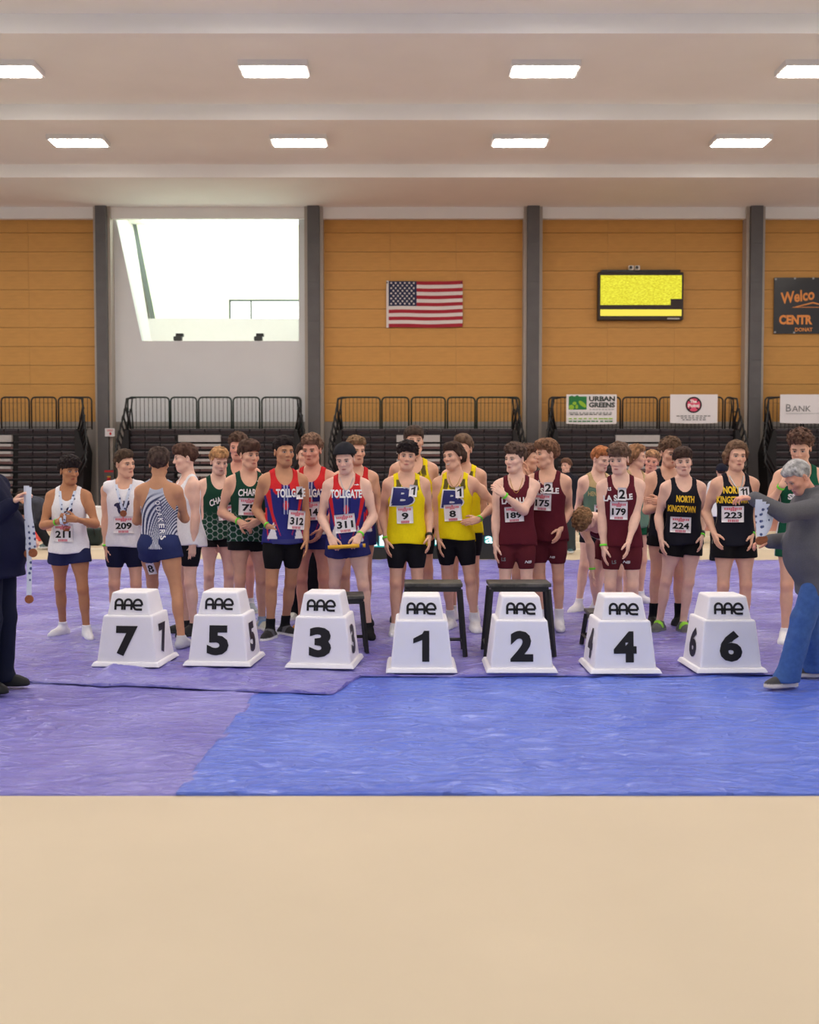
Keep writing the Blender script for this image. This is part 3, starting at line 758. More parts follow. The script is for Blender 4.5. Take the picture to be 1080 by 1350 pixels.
def snets(F, o, h):
    S = F < 0
    c = np.zeros(np.array(F.shape) - 1, np.uint8)
    sl = lambda d: tuple(slice(d[i], F.shape[i] - 1 + d[i]) for i in range(3))
    cor = [(i, j, k) for i in (0, 1) for j in (0, 1) for k in (0, 1)]
    for d in cor: c += S[sl(d)]
    act = (c > 0) & (c < 8)
    I = np.argwhere(act)
    if len(I) == 0: return np.zeros((0, 3)), np.zeros((0, 4), int)
    idx = np.full(act.shape, -1, np.int64); idx[act] = np.arange(len(I))
    acc = np.zeros((len(I), 3)); cnt = np.zeros(len(I))
    val = {d: F[I[:, 0] + d[0], I[:, 1] + d[1], I[:, 2] + d[2]] for d in cor}
    for d in cor:
        for a in range(3):
            if d[a]: continue
            d2 = tuple(1 if i == a else d[i] for i in range(3))
            f0, f1 = val[d], val[d2]; m = (f0 < 0) != (f1 < 0)
            t = f0[m] / (f0[m] - f1[m]); q = np.tile(np.array(d, float), (m.sum(), 1)); q[:, a] += t
            acc[m] += q; cnt[m] += 1
    V = (I + acc / cnt[:, None]) * h + o
    quads = []
    for a in range(3):
        b, cc = (a + 1) % 3, (a + 2) % 3
        s0 = [slice(1, -1)] * 3; s1 = [slice(1, -1)] * 3
        s0[a] = slice(0, -1); s1[a] = slice(1, None)
        A, Bq = S[tuple(s0)], S[tuple(s1)]
        m = A != Bq; E = np.argwhere(m); sg = A[m]
        off = np.ones(3, int); off[a] = 0; E = E + off
        def cell(db, dc):
            q = E.copy(); q[:, b] += db; q[:, cc] += dc; return idx[q[:, 0], q[:, 1], q[:, 2]]
        q = np.stack([cell(-1, -1), cell(0, -1), cell(0, 0), cell(-1, 0)], 1)
        q[~sg] = q[~sg][:, ::-1]
        quads.append(q)
    Q = np.concatenate(quads); Q = Q[(Q >= 0).all(1)]
    return V, Q
def keep_faces(V, Q, mask):          # keep the faces whose vertices all satisfy mask
    Q = Q[mask[Q].all(1)]; used = np.zeros(len(V), bool); used[Q.ravel()] = True
    re = np.cumsum(used) - 1; return V[used], re[Q]
def rotm(yaw=0, pitch=0, roll=0):     # yaw>0 turns to +x, pitch>0 bows forward (-y), roll>0 tilts to +x
    cy, sy = math.cos(yaw), math.sin(yaw); cp, sp = math.cos(pitch), math.sin(pitch); cr, sr = math.cos(roll), math.sin(roll)
    Rz = np.array([[cy, -sy, 0], [sy, cy, 0], [0, 0, 1]]); Rx = np.array([[1, 0, 0], [0, cp, -sp], [0, sp, cp]]); Ry = np.array([[cr, 0, sr], [0, 1, 0], [-sr, 0, cr]])
    return Rz @ Ry @ Rx
def smooth_tab(rows):
    r = np.array(rows, float); z = np.linspace(r[0, 0], r[-1, 0], 80); out = [z]
    for i in (1, 2, 3):
        y = np.interp(z, r[:, 0], r[:, i]); y2 = np.convolve(np.pad(y, 4, 'edge'), np.ones(9) / 9, 'valid'); out.append(y2)
    return out
# torso sections: height, half width, half depth, centre shift (for a 1.8 m figure, origin at pelvis height .95)
TORSO = smooth_tab([(-.14, .06, .05, .0), (-.10, .13, .09, .005), (-.03, .163, .112, .012), (.04, .162, .108, .008), (.13, .143, .096, .0), (.22, .147, .102, -.004), (.33, .168, .116, -.004), (.41, .172, .112, .004), (.47, .150, .088, .014), (.525, .10, .066, .02), (.57, .05, .05, .024)])
GARMENT = smooth_tab([(-.34, .182, .132, .014), (-.10, .178, .128, .014), (-.03, .169, .119, .012), (.04, .162, .109, .008), (.13, .148, .100, .0), (.22, .149, .104, -.004), (.33, .168, .116, -.004), (.41, .172, .112, .004), (.47, .150, .088, .014), (.525, .10, .066, .02), (.57, .05, .05, .024)])
def ik(a, t, l1, l2, pole):
    a, t, pole = np.array(a, float), np.array(t, float), np.array(pole, float)
    d = t - a; L = np.linalg.norm(d)
    mx = (l1 + l2) * .998
    if L > mx: d = d * mx / L; t = a + d; L = mx
    L = max(L, abs(l1 - l2) + .01)
    x = (l1 ** 2 - l2 ** 2 + L ** 2) / (2 * L); hgt = math.sqrt(max(l1 ** 2 - x ** 2, 0))
    u = d / np.linalg.norm(d); p = pole - u * pole.dot(u); n = np.linalg.norm(p)
    p = p / n if n > 1e-6 else np.array([0, 1., 0])
    return a + u * x + p * hgt, t
def norm(v): v = np.asarray(v, float); return v / max(np.linalg.norm(v), 1e-9)

SKIN = {'light': (226, 176, 150), 'pale': (236, 192, 172), 'tan': (196, 142, 108), 'olive': (184, 128, 92), 'brown': (158, 104, 76), 'ruddy': (222, 160, 138)}
m_skin = mat('skin', attr=True, rough=.5, var=.05, vscale=26, spec=.28)
m_cloth = mat('cloth', attr=True, rough=.8, var=.05, vscale=60, spec=.12, bump=.05, bscale=90)
m_hair = mat('hair_strands', attr=True, rough=.75, var=.25, vscale=110, spec=.12)
m_knit = mat('knit', attr=True, rough=.9, var=.10, vscale=120, spec=.15, bump=.12, bscale=160)
m_denim = mat('denim', attr=True, rough=.85, var=.16, vscale=34, spec=.2, bump=.08, bscale=120)
m_shoe = mat('shoe_mesh', attr=True, rough=.6, var=.08, vscale=90, spec=.3)
m_paper = mat('bib_paper', (240, 234, 238), .6)
m_ink = mat('ink_black', (22, 22, 26), .6)
m_rink = mat('ink_red', (216, 120, 134), .6)
m_bandg = mat('wristband_green', (120, 236, 60), .5)
m_bando = mat('wristband_orange', (255, 150, 40), .5)
m_silver = mat('silver_chain', (190, 190, 192), .3, metal=.9)

def head_prims():
    P = [ell((0, .012, .032), (.076, .095, .087), .03), ell((0, -.024, -.040), (.058, .066, .074), .035),
         cone((-.024, -.058, -.094), (.024, -.058, -.094), .021, .021, .03),
         cone((.05, -.01, -.07), (.016, -.05, -.098), .017, .017, .03), cone((-.05, -.01, -.07), (-.016, -.05, -.098), .017, .017, .03),
         cone((0, -.082, .016), (0, -.103, -.026), .0085, .012, .012), ell((.012, -.092, -.029), (.009, .011, .008), .006), ell((-.012, -.092, -.029), (.009, .011, .008), .006),
         cone((-.042, -.074, .023), (.042, -.074, .023), .011, .011, .02),
         ell((.044, -.058, -.022), (.021, .02, .018), .025), ell((-.044, -.058, -.022), (.021, .02, .018), .025)]
    for s in (-1, 1):
        P.append(ell((s * .031, -.098, .004), (.017, .016, .010), .012, None, True))
        P.append(ell((s * .031, -.0745, .004), (.0135, .0125, .0115), .002))
        M = rotm(s * .35)
        P.append(ell((s * .078, .014, -.006), (.008, .020, .032), .008, M))
        P.append(ell((s * .084, .006, -.004), (.006, .010, .018), .004, M, True))
    P += [ell((0, -.086, -.0605), (.023, .0085, .0055), .006), ell((0, -.084, -.0715), (.019, .0085, .0065), .006), ell((0, -.100, -.066), (.02, .009, .0012), .003, None, True)]
    return P
HP = head_prims()
def face_color(Q, base, brow, smile=False, stubble=0.0):
    """skin colours of the head, Q in head space: lips, brows, eyes"""
    col = np.tile(base, (len(Q), 1)); x, y, z = np.abs(Q[:, 0]), Q[:, 1], Q[:, 2]
    def mix(m, c): m = np.clip(m, 0, 1)[:, None]; col[:] = col * (1 - m) + np.array(c) * m
    front = np.clip((-.03 - y) / .02, 0, 1)
    rosy = base * np.array([1.02, .82, .80])
    mix(.4 * np.exp(-((x - .042) / .02) ** 2 - ((z + .03) / .02) ** 2) * front, rosy)
    mix(.3 * np.exp(-(x / .014) ** 2 - ((z + .026) / .014) ** 2) * front, rosy)
    mix(.8 * np.clip((x - .074) / .006, 0, 1), rosy)
    if stubble: mix(stubble * np.clip((-.045 - z) / .02, 0, 1) * front, base * .55)
    lip = lin((186, 104, 100)) * (base / lin((226, 178, 160))) ** .6
    zl = -.066 + (.006 * (x / .025) ** 2 if smile else -.001 * (x / .025) ** 2)
    w = .028 if smile else .024
    mix(1.2 - ((x / w) ** 2 + ((z - zl) / .0090) ** 2) * 1.1, lip) if True else 0
    col[:] = np.where((front > 0)[:, None], col, np.tile(base, (len(Q), 1)) * np.where(x > .074, .95, 1)[:, None])
    if smile: mix((1.3 - ((x / .022) ** 2 + ((z - zl) / .005) ** 2)) * 2 * front, lin((236, 230, 224)))
    else: mix((1.1 - ((x / .024) ** 2 + ((z - zl) / .0025) ** 2)) * front, lip * .45)
    zb = .0205 + .0035 * np.sin((x - .012) / .04 * 2.6)
    mix(np.clip(1.35 - (((x - .032) / .020) ** 4 + ((z - zb) / .0050) ** 2), 0, .85) * front, brow)
    mix(np.clip(1.5 - (((x - .031) / .0175) ** 2 + ((z - .0045) / .0095) ** 2) * 1.2, 0, .55) * front, base * .42)
    eye = (((x - .031) / .0140) ** 2 + ((z - .0022) / .0044) ** 2)
    mix((1.25 - eye) * 3 * front, lin((196, 184, 180)))
    mix((1.35 - ((x - .031) / .0062) ** 2 - ((z - .0028) / .0050) ** 2) * 3 * front, lin((38, 26, 22)))
    mix(np.clip(1.3 - (((x - .031) / .0165) ** 2 + ((z - .0078) / .0030) ** 2), 0, .9) * front, lin((40, 28, 26)))
    return col

def hair_mesh(st, s, h):
    """hair in head space: grows thicker away from the hairline"""
    t = st.get('t', .018); curl = st.get('curl', .006); fr = st.get('freq', 60.)
    ln = st.get('long', 0.0); sd = st.get('seed', 1) * 13.7 + st['col'][0] * .37; st_ = st.get('streak', 1.0)
    base = [ell((0, .014, .034), (.0780, .0975, .0890), .0)]
    if st.get('top', .0): base.append(ell((0, -.014, .086), (.060, .080, .028 + st['top']), .03))
    if st.get('fringe', 0): base.append(ell((st.get('part', 0), -.074, .070 - st['fringe'] * .4), (.058, .028, .026 + st['fringe'] * .5), .02))
    if ln:
        for sg in (-1, 1):
            base.append(cone((sg * .074, -.03, .03), (sg * .082, -.005, -.02 - ln), .014, .016, .03)); base.append(cone((sg * .06, .06, .0), (sg * .058, .066, -.03 - ln), .034, .030, .03))
        base.append(cone((0, .085, 0), (0, .078, -.03 - ln), .036, .034, .03))
    f = field_of(base, h, .03 + curl); F = f.F + .03 + curl
    mk = F < .07; I = np.argwhere(mk); P = f.o + I * h; x, y, z = P.T; d = F[mk]
    ang = np.arctan2(np.abs(x), -(y - .005))
    fz = st.get('front', .066); sz = st.get('side', .004); bz = st.get('back', -.062) - ln
    zl = np.interp(ang, [0, .55, .95, 1.25, 1.5, 1.62, 2.0, 3.2], [fz, fz - .004, fz - .020 - ln * .2, min(sz + .012, .02) - ln, sz - ln, .026 - ln * 2.2, -.034 - ln, bz])
    n = np.zeros(len(P)); near = np.abs(d) < .06
    q = P[near]; n[near] = vnoise(q * fr * np.array([1, 1, st_]) + sd) - .5 + .5 * (vnoise(q * fr * 2.3 * np.array([1, 1, st_]) + sd * 2) - .5)
    zl = zl + .010 * (vnoise(np.stack([ang * 9 + sd, ang * 0 + 3, y * 0], -1)) - .5) + curl * .7 * n
    th = t * np.clip((z - zl) / .075, .14, 1) * (1.0 if not ln else .8)
    w = np.clip((z - zl) / .05, .35, 1)
    d = np.maximum(d - th + 1.7 * curl * n * w, (zl - z) * .8)
    F2 = np.full(F.shape, .3); F2[mk] = d
    V, Q = snets(F2, f.o, h)
    c = lin(st['col']); c2 = lin(st.get('col2', tuple(min(255, int(v * 1.35) + 4) for v in st['col'])))
    m = np.clip(vnoise(np.stack([V[:, 0] * 60 + sd, V[:, 1] * 60, V[:, 2] * 26], -1)) * 1.8 - .5, 0, 1)[:, None]
    return V, Q, c * .85 * (1 - m) + c2 * m

def hand_prims(curl=.45, spread=.06, thumb=.5, per=None):
    """hand space: wrist at origin, fingers along +z, palm faces -y, thumb on +x"""
    P = [cone((-.018, 0, .005), (-.026, -.002, .078), .0155, .0135, .012), cone((.016, 0, .005), (.024, -.002, .080), .0165, .0140, .012), cone((0, .002, .0), (0, 0, .082), .0175, .0135, .014)]
    Ls = [(.026, .086, .040, .024, .020, .0092), (.009, .090, .045, .028, .021, .0094), (-.009, .087, .041, .026, .020, .0090), (-.025, .079, .032, .021, .018, .0082)]
    for i, (x, z, a, b, c, r) in enumerate(Ls):
        cu = (per[i] if per else curl) * (1 + .10 * i); p = np.array([x, 0, z]); an = 0; sx = (x / .026) * spread
        for k, L in enumerate((a, b, c)):
            an += cu * (.75, 1.0, .75)[k]
            d = np.array([sx, -math.sin(an), math.cos(an)]); d /= np.linalg.norm(d)
            q = p + d * L; P.append(cone(p, q, r * (1 - .07 * k), r * (.93 - .07 * k), .004)); p = q
    p = np.array([.020, -.006, .022]); dirs = [(.62, -.35, .70), (.40, -.40, .82), (.15 - .2 * thumb, -.45 * (.6 + thumb), .85)]
    for d, L, r in zip(dirs, (.040, .032, .026), (.0150, .0115, .0098)):
        d = norm(d); q = p + d * L; P.append(cone(p, q, r, r * .88, .008)); p = q
    return P

def person(label, px, py, top, yaw=0, head=(0, 0, 0), lean=(0, 0, 0), skin='light', hair=None, A=None, B=None, feet=None, top_wear=None, bottom=None,
           sock=None, shoe=None, h=None, group=None, face=None, fat=0.0, hip_shift=(0, 0), foot_yaw=(0, 0), drop=0.0, lod=1.0):
    root = FL(px, py, .018); spx = (py - HORIZON) / CAM_H
    H = h if h else (1.6 + (HORIZON - top) / spx - .018)
    s = H / 1.785; yw = math.radians(yaw); Rw = rotm(yw); Rwi = Rw.T
    e = empty('person', root, yw, label, 'person', group)
    def loc(t):                                   # (px, py, forward offset) -> local point
        p = U(t[0], t[1], root[1] - t[2]); return Rwi @ (p - root)
    # ---- skeleton
    pel = np.array([hip_shift[0], hip_shift[1], .95 * s - drop])
    T = rotm(math.radians(lean[2]), math.radians(lean[0]), math.radians(lean[1]))
    tw = lambda x, y, z: pel + T @ (np.array([x, y, z]) * s)
    neck = tw(0, .022, .51); hb = tw(0, .012, .585)
    Rh = rotm(math.radians(head[0]), math.radians(head[1]), math.radians(head[2]))
    if abs(lean[0]) > 40: Rh = T @ Rh
    hs = s * 1.03
    hc = hb + Rh @ np.array([0, -.012, .125 * s])
    prims = [loft(pel, T, TORSO, s, fat * .6)]
    if fat: prims.append(ell(tw(0, -.06, .12), np.array([.16, .12, .17]) * s + fat, .06, T))
    tors = list(prims)
    prims.append(cone(neck, hb, .056 * s, .053 * s, .03)); prims.append(cone(hb, hc - Rh @ np.array([0, -.02, .03]), .053 * s, .05 * s, .02))
    arms = []; hands = []
    for sg, spec in ((-1, A), (1, B)):
        spec = spec or {}
        sh = tw(sg * .174, .012, .458)
        if spec.get('wr') is not None: wt = loc(spec['wr'])
        else:
            hang = spec.get('hang', (.235, -.05, -.075)); wt = np.array([sg * hang[0], hang[1], 0]) * s + np.array([pel[0], pel[1], pel[2] + hang[2] * s]) 
        if spec.get('el') is not None: pole = loc(spec['el']) - sh
        else: pole = np.array([sg * .25, 1.0, -.1])
        el, wr = ik(sh, wt, .295 * s, .262 * s, pole)
        a_pr = [ell(tw(sg * .163, .012, .452), np.array([.052, .058, .060]) * s, .04, T), cone(sh, el, .046 * s, .0365 * s, .03), ell(sh + (el - sh) * .42 + np.array([0, -.006, 0]), np.array([.038, .042, .07]) * s, .03), cone(el, wr, .040 * s, .0255 * s, .02), cone(el + (wr - el) * .12, el + (wr - el) * .45, .043 * s, .038 * s, .02)]
        tors_tr = cone(tw(0, .02, .535), tw(sg * .13, .016, .495), .046 * s, .040 * s, .03)
        prims += a_pr + [tors_tr]; tors.append(tors_tr)
        arms.append((sh, el, wr, a_pr))
        d = norm(spec['d']) if spec.get('d') is not None else norm(norm(wr - el) + np.array([0, 0, -.25]))
        if spec.get('d_px') is not None: d = norm(loc(spec['d_px']) - wr)
        nrm = np.array(spec.get('n', (-sg, .25, 0)), float); nrm = norm(nrm - d * nrm.dot(d))
        # palm faces nrm (-y of hand space); thumb on +x mirrored by side
        yax = -nrm; xax = np.cross(yax, d)
        thumb_x = xax; want = np.array(spec.get('th', (0, -1, .1)), float)
        mir = 1.0 if want.dot(thumb_x) >= 0 else -1.0
        hands.append((wr, np.stack([xax * mir, yax, d], 1), el, spec))
    # legs
    legs = []
    fpos = feet or [None, None]
    for i, sg in enumerate((-1, 1)):
        hp = pel + np.array([sg * .088 * s, 0, -.045 * s])
        if fpos[i] is not None:
            q = FL(fpos[i][0], fpos[i][1], .018); an = Rwi @ (q - root); lift = 0
        else: an = np.array([sg * .105 * s, .0, 0])
        an = an + np.array([0, .02 * s, .088 * s])
        fy = math.radians(foot_yaw[i]) + sg * .22; fd = np.array([math.sin(fy), -math.cos(fy), 0])
        kn, an2 = ik(hp, an, .412 * s, .402 * s, np.array([sg * .12 + .5 * fd[0], -1, 0]))
        back = norm(np.array([0, 1, 0]) - norm(an - kn) * norm(an - kn)[1])
        lp = [cone(hp, kn, .083 * s, .052 * s, .03), ell(hp + (kn - hp) * .30, np.array([.078, .082, .13]) * s, .05), cone(kn, an, .050 * s, .034 * s, .025),
              ell(kn + (an - kn) * .30 + back * .014 * s, np.array([.047, .052, .11]) * s, .03), ell(kn + np.array([0, -.012, 0]) * s, np.array([.042, .042, .05]) * s, .02)]
        ft = [cone(an + np.array([0, .0, -.015]) * s, an - fd * .035 * s + np.array([0, 0, -.052]) * s, .034 * s, .033 * s, .02), cone(an - fd * .035 * s + np.array([0, 0, -.055]) * s, an + fd * .115 * s + np.array([0, 0, -.060]) * s, .033 * s, .034 * s, .02),
              cone(an + fd * .02 * s + np.array([0, 0, -.02]) * s, an + fd * .11 * s + np.array([0, 0, -.060]) * s, .036 * s, .030 * s, .03), cone(an + fd * .115 * s + np.array([0, 0, -.064]) * s, an + fd * .165 * s + np.array([0, 0, -.066]) * s, .030 * s, .022 * s, .02)]
        prims += lp + ft + [ell(hp + np.array([sg * .0, .05, .01]) * s, np.array([.085, .075, .085]) * s, .05)]
        legs.append((hp, kn, an, fd, lp, ft))
    # ---- body mesh: coarse body + fine head + fine hands, joined in one mesh
    fb = field_of(prims, .0168 * lod ** .5)
    fb.F = np.maximum(fb.F, -(fb.ax[2][None, None, :] - .004))
    V, Q = fb.mesh(); base = lin(SKIN[skin]) if isinstance(skin, str) else lin(skin)
    col = np.tile(base, (len(V), 1))
    rosy = base * np.array([.98, .80, .76])
    for (hp, kn, an, fd, lp, ft) in legs:
        w = np.exp(-((np.linalg.norm(V - (kn + np.array([0, -.04, 0]) * s), axis=1)) / (.05 * s)) ** 2)[:, None] * .55; col = col * (1 - w) + rosy * w
    for (sh, el, wr, a_pr) in arms:
        w = np.exp(-((np.linalg.norm(V - el, axis=1)) / (.045 * s)) ** 2)[:, None] * .4; col = col * (1 - w) + rosy * w
    VV, QQ, CC = [V], [Q], [col]; n0 = len(V)
    # head
    inv = lambda p: Rh.T @ (np.asarray(p) - hc) / hs
    fh = field_of(HP + [cone(inv(neck), inv(hb), .056 * s / hs, .053 * s / hs, .02), cone(inv(hb), inv(hc - Rh @ np.array([0, -.02, .03])), .053, .050, .02)], .0052 * lod, 0, (-.13, -.13, -.17), (.13, .13, .2))
    hv, hq = fh.mesh(); hv, hq = keep_faces(hv, hq, hv[:, 2] > -.150 + .0)
    hair = hair or {}
    fc = face_color(hv, base, lin(hair.get('brow', tuple(int(v * .8) for v in hair.get('col', (50, 38, 32))))), **(face or {}))
    VV.append(hv @ Rh.T * hs + hc); QQ.append(hq + n0); CC.append(fc); n0 += len(hv)
    hand_info = []
    for (wr, M, el, spec) in hands:
        if spec.get('hide'): continue
        hp_ = hand_prims(spec.get('curl', .26), spec.get('spread', .03), spec.get('thumb', .5), spec.get('per'))
        le = M.T @ (el - wr) / s; le = norm(le) * .06
        fH = field_of(hp_ + [cone(le, (0, 0, 0), .0272, .0255, .012)], .0052)
        vv, qq = fH.mesh(); vv, qq = keep_faces(vv, qq, (vv @ norm(-le)) > -.045)
        VV.append(vv @ M.T * s * .95 + wr); QQ.append(qq + n0)
        cc = np.tile(base, (len(vv), 1)); w = (np.clip((vv[:, 2] - .06) / .1, 0, 1) * .45)[:, None]; CC.append(cc * (1 - w) + rosy * w); n0 += len(vv)
    body = link('body', np_mesh('body', np.concatenate(VV), np.concatenate(QQ), np.concatenate(CC)), m_skin, e)
    if hair.get('col'):
        v, q, c = hair_mesh(hair, s, .0064 * lod)
        link('hair', np_mesh('hair', v @ Rh.T * hs + hc, q, c), m_hair, e)
    if hair.get('headband') or hair.get('cap'):
        f = field_of([ell((0, .014, .034), (.0775 + .026, .0975 + .030, .094 + .022), 0)] + ([ell((0, -.13, .045), (.075, .07, .012), .01)] if hair.get('cap') else []), .007)
        z = f.ax[2][None, None, :]; y = f.ax[1][None, :, None]
        lowz = .042 + .30 * np.clip(-y, -.1, .1) - .0
        F = np.maximum(f.F, lowz - z)
        v, q = snets(F, f.o, f.h); c = np.tile(lin(hair.get('headband') or hair.get('cap')), (len(v), 1))
        if hair.get('cap'): c[(np.abs(v[:, 0]) < .02) & (v[:, 1] < -.06) & (v[:, 2] > .07)] = lin((190, 60, 50))
        link('headband' if hair.get('headband') else 'cap', np_mesh('headwear', v @ Rh.T * hs + hc, q, c), m_knit, e)
    tq = lambda V: (V - pel) @ T / s
    info = dict(e=e, s=s, T=T, pel=pel, tw=tw, arms=arms, legs=legs, hands=hands, tq=tq, Rh=Rh, hc=hc, hs=hs, loc=loc, root=root, Rw=Rw)
    # ---- upper garment
    def fold(G, f0):
        r = np.zeros(len(G)); nr = np.abs(f0) < .05; q = (G[nr] - pel) @ T / s
        n = vnoise(np.stack([q[..., 0] * 11 + px, q[..., 1] * 5, q[..., 2] * 4 + q[..., 0] * 5], -1)) - .5
        n2 = vnoise(np.stack([q[..., 0] * 24 + q[..., 2] * 9 + px, q[..., 1] * 8, q[..., 2] * 12], -1)) - .5
        r[nr] = n * 2.2 + n2; return r
    if top_wear:
        ty = top_wear.get('type', 'singlet'); res = top_wear.get('res', .0105)
        hem = top_wear.get('hem', -.09)
        if ty in ('singlet', 'tee'):
            f = field_of([loft(pel, T, GARMENT, s, fat * .6)] + tors[1:] + ([ell(tw(sg * .150, .012, .474), np.array([.060, .066, .062]) * s, .03, T) for sg in (-1, 1)] if ty == 'tee' else []), res, .036)
            mk = f.F < .05; G = f.o + np.argwhere(mk) * res; f0 = f.F[mk]; q = (G - pel) @ T / s; x, y, z = np.abs(q[..., 0]), q[..., 1], q[..., 2]
            low = np.clip((.28 - z) / .3, 0, 1)
            d = f0 + .036 - (.008 + top_wear.get('loose', .015) * low) - fold(G, f0 + .03) * (.0012 + .0048 * low)
            fr = np.clip((.03 - y) / .06, 0, 1)
            nh = top_wear.get('neck', .115); nd = .06 + (nh - .06) * fr; nw = top_wear.get('neckw', .078)
            neckc = (1 - np.sqrt((x / nw) ** 2 + ((z - .535) / nd) ** 2)) * .07
            neckc = np.where(z > .535, np.maximum(nw - x, neckc), neckc)
            xl = top_wear.get('arm', .122) + np.clip((.475 - z) / .20, 0, 2) ** 2.0 * .085
            if ty == 'tee': xl = .196 + 0 * z
            if top_wear.get('racer'): xl = np.where(y > .03, .06 + np.clip((.50 - z) / .24, 0, 2) ** 1.6 * .11, xl)
            armc = np.where(z > .18, x - xl, -.1)
            hemz = hem + .008 * np.sin(q[..., 0] * 14 + px) + (-.02) * (y > .02)
            F = np.maximum(np.maximum(d, np.maximum(neckc, armc) * s), (hemz - z) * s)
        else:
            ap = []
            for (sh, el, wr, a_pr) in arms:
                cut = top_wear.get('sleeve', .93); w2 = el + (wr - el) * cut
                ap += [a_pr[0], cone(sh, el, .060 * s, .054 * s, .03), cone(el, w2, .054 * s, .040 * s, .02)]
            extra = [ell(tw(0, -.05, .12), np.array([.165, .13, .19]) * s + fat, .06, T)] if fat else []
            f = field_of(tors + extra + ap + [loft(pel, T, GARMENT, s, .01)], res, .045)
            mk = f.F < .05; G = f.o + np.argwhere(mk) * res; f0 = f.F[mk]; q = (G - pel) @ T / s; x, y, z = np.abs(q[..., 0]), q[..., 1], q[..., 2]
            d = f0 + .045 - top_wear.get('infl', .014) - .035 * np.clip((.15 - z) / .25, 0, 1) * (x < .24) - fold(G, f0 + .03) * .007
            neckc = (1 - np.sqrt((x / .07) ** 2 + ((y - .02) / .075) ** 2 + ((z - .60) / .075) ** 2)) * .06
            F = np.maximum(np.maximum(d, neckc * s), np.where(x < .26, (hem - z) * s, -1))
        F2 = np.full(f.F.shape, .3); F2[mk] = F; V, Q = snets(F2, f.o, res)
        q = tq(V); cf = top_wear['col']
        c = cf(q) if callable(cf) else np.tile(lin(cf), (len(V), 1))
        gm = link({'singlet': 'singlet', 'tee': 'sleeveless_shirt'}.get(ty, ty), np_mesh('top', V, Q, c), m_knit if ty == 'sweater' else m_cloth, e)
        info['top'] = gm; info['bvh'] = BVHTree.FromPolygons(V.tolist(), Q.tolist())
    # ---- lower garment
    if bottom:
        ty = bottom['type']; ln = bottom.get('len', .24); res = bottom.get('res', .0105) * lod ** .5
        pr = [loft(pel, T if abs(lean[0]) < 40 else np.eye(3), TORSO, s, .0)]
        for (hp, kn, an, fd, lp, ft) in legs:
            if ty == 'half': pr += [lp[0], lp[1], cone(kn, kn + (an - kn) * .2, .052 * s, .05 * s, .02)]
            elif ty == 'short':
                m = hp + (kn - hp) * (ln + .15) + np.array([0, -.005, 0]); pr += [cone(hp, m, .088 * s, (.090 + bottom.get('flare', .012)) * s, .03), lp[1]]
            else: pr += [cone(hp, kn, .095 * s, .078 * s, .03), cone(kn, an + np.array([0, 0, -.03 * s]), .078 * s, .075 * s, .03), cone(an + np.array([0, 0, -.01]), an + fd * .03 * s + np.array([0, 0, -.04]) * s, .07 * s, .07 * s, .03)]
            pr.append(ell(hp + np.array([0, .05, .01]) * s, np.array([.085, .075, .085]) * s, .05))
        infl = bottom.get('infl', .006 if ty == 'half' else .010)
        f = field_of(pr, res, infl + .015)
        mk = f.F < .05; G = f.o + np.argwhere(mk) * res; f0 = f.F[mk]; z = G[..., 2]; q = (G - pel) / s
        d = f0 + .015 - fold(G, f0) * (.0012 if ty == 'half' else .009 if bottom.get('denim') else .005)
        wz = (q @ T)[..., 2] - bottom.get('waist', .08) if abs(lean[0]) < 40 else q[..., 2] - .08
        lo = -1 * np.ones_like(z)
        if ty != 'pants':
            hp, kn = (legs[0][0] + legs[1][0]) / 2, (legs[0][1] + legs[1][1]) / 2
            for (hp, kn, an, fd, lp, ft) in legs:
                u = norm(kn - hp); t = (G - hp) @ u / np.linalg.norm(kn - hp)
                side = (G[..., 0] - pel[0]) * (hp[0] - pel[0]) > 0
                lo = np.where(side, (t - ln) * .4, lo)
        else:
            lo = (.035 - z)
        F2 = np.full(f.F.shape, .3); F2[mk] = np.maximum(np.maximum(d, wz * s), lo)
        V, Q = snets(F2, f.o, res)
        cf = bottom['col']; c = cf((V - pel) / s) if callable(cf) else np.tile(lin(cf), (len(V), 1))
        bm_ = link({'half': 'half_tights', 'short': 'shorts', 'pants': bottom.get('name', 'trousers')}[ty], np_mesh('bottom', V, Q, c), m_denim if bottom.get('denim') else m_cloth, e)
        info['bottom'] = bm_; info['bbvh'] = BVHTree.FromPolygons(V.tolist(), Q.tolist())
    # ---- socks and shoes
    for (hp, kn, an, fd, lp, ft) in legs:
        if sock:
            col_, hz = sock
            f = field_of([lp[2], lp[3]] + ft, .0100, .006)
            z = f.ax[2][None, None, :]
            F = np.maximum(np.maximum(f.F - .000, z - (.09 + hz) * s), .002 - z)
            V, Q = snets(F, f.o, f.h); c = np.tile(lin(col_), (len(V), 1))
            link('sock', np_mesh('sock', V, Q, c), m_cloth, e)
        if shoe:
            f = field_of(ft + [cone(an - fd * .045 * s + np.array([0, 0, -.085 * s]), an + fd * .15 * s + np.array([0, 0, -.085 * s]), .040 * s, .036 * s, .03)], .0092, .009)
            z = f.ax[2][None, None, :]
            F = np.maximum(np.maximum(f.F, z - .115 * s), .0 - z)
            V, Q = snets(F, f.o, f.h); c = np.tile(lin(shoe[0]), (len(V), 1)); c[V[:, 2] < .032] = lin(shoe[1])
            if len(shoe) > 2:
                k = (V - an) @ fd; side = (V - an) @ np.array([fd[1], -fd[0], 0]); c[(np.abs(k - .03 - V[:, 2] * .3) < .022) & (V[:, 2] > .04)] = lin(shoe[2])
            link('shoe', np_mesh('shoe', V, Q, c), m_shoe, e)
    return info

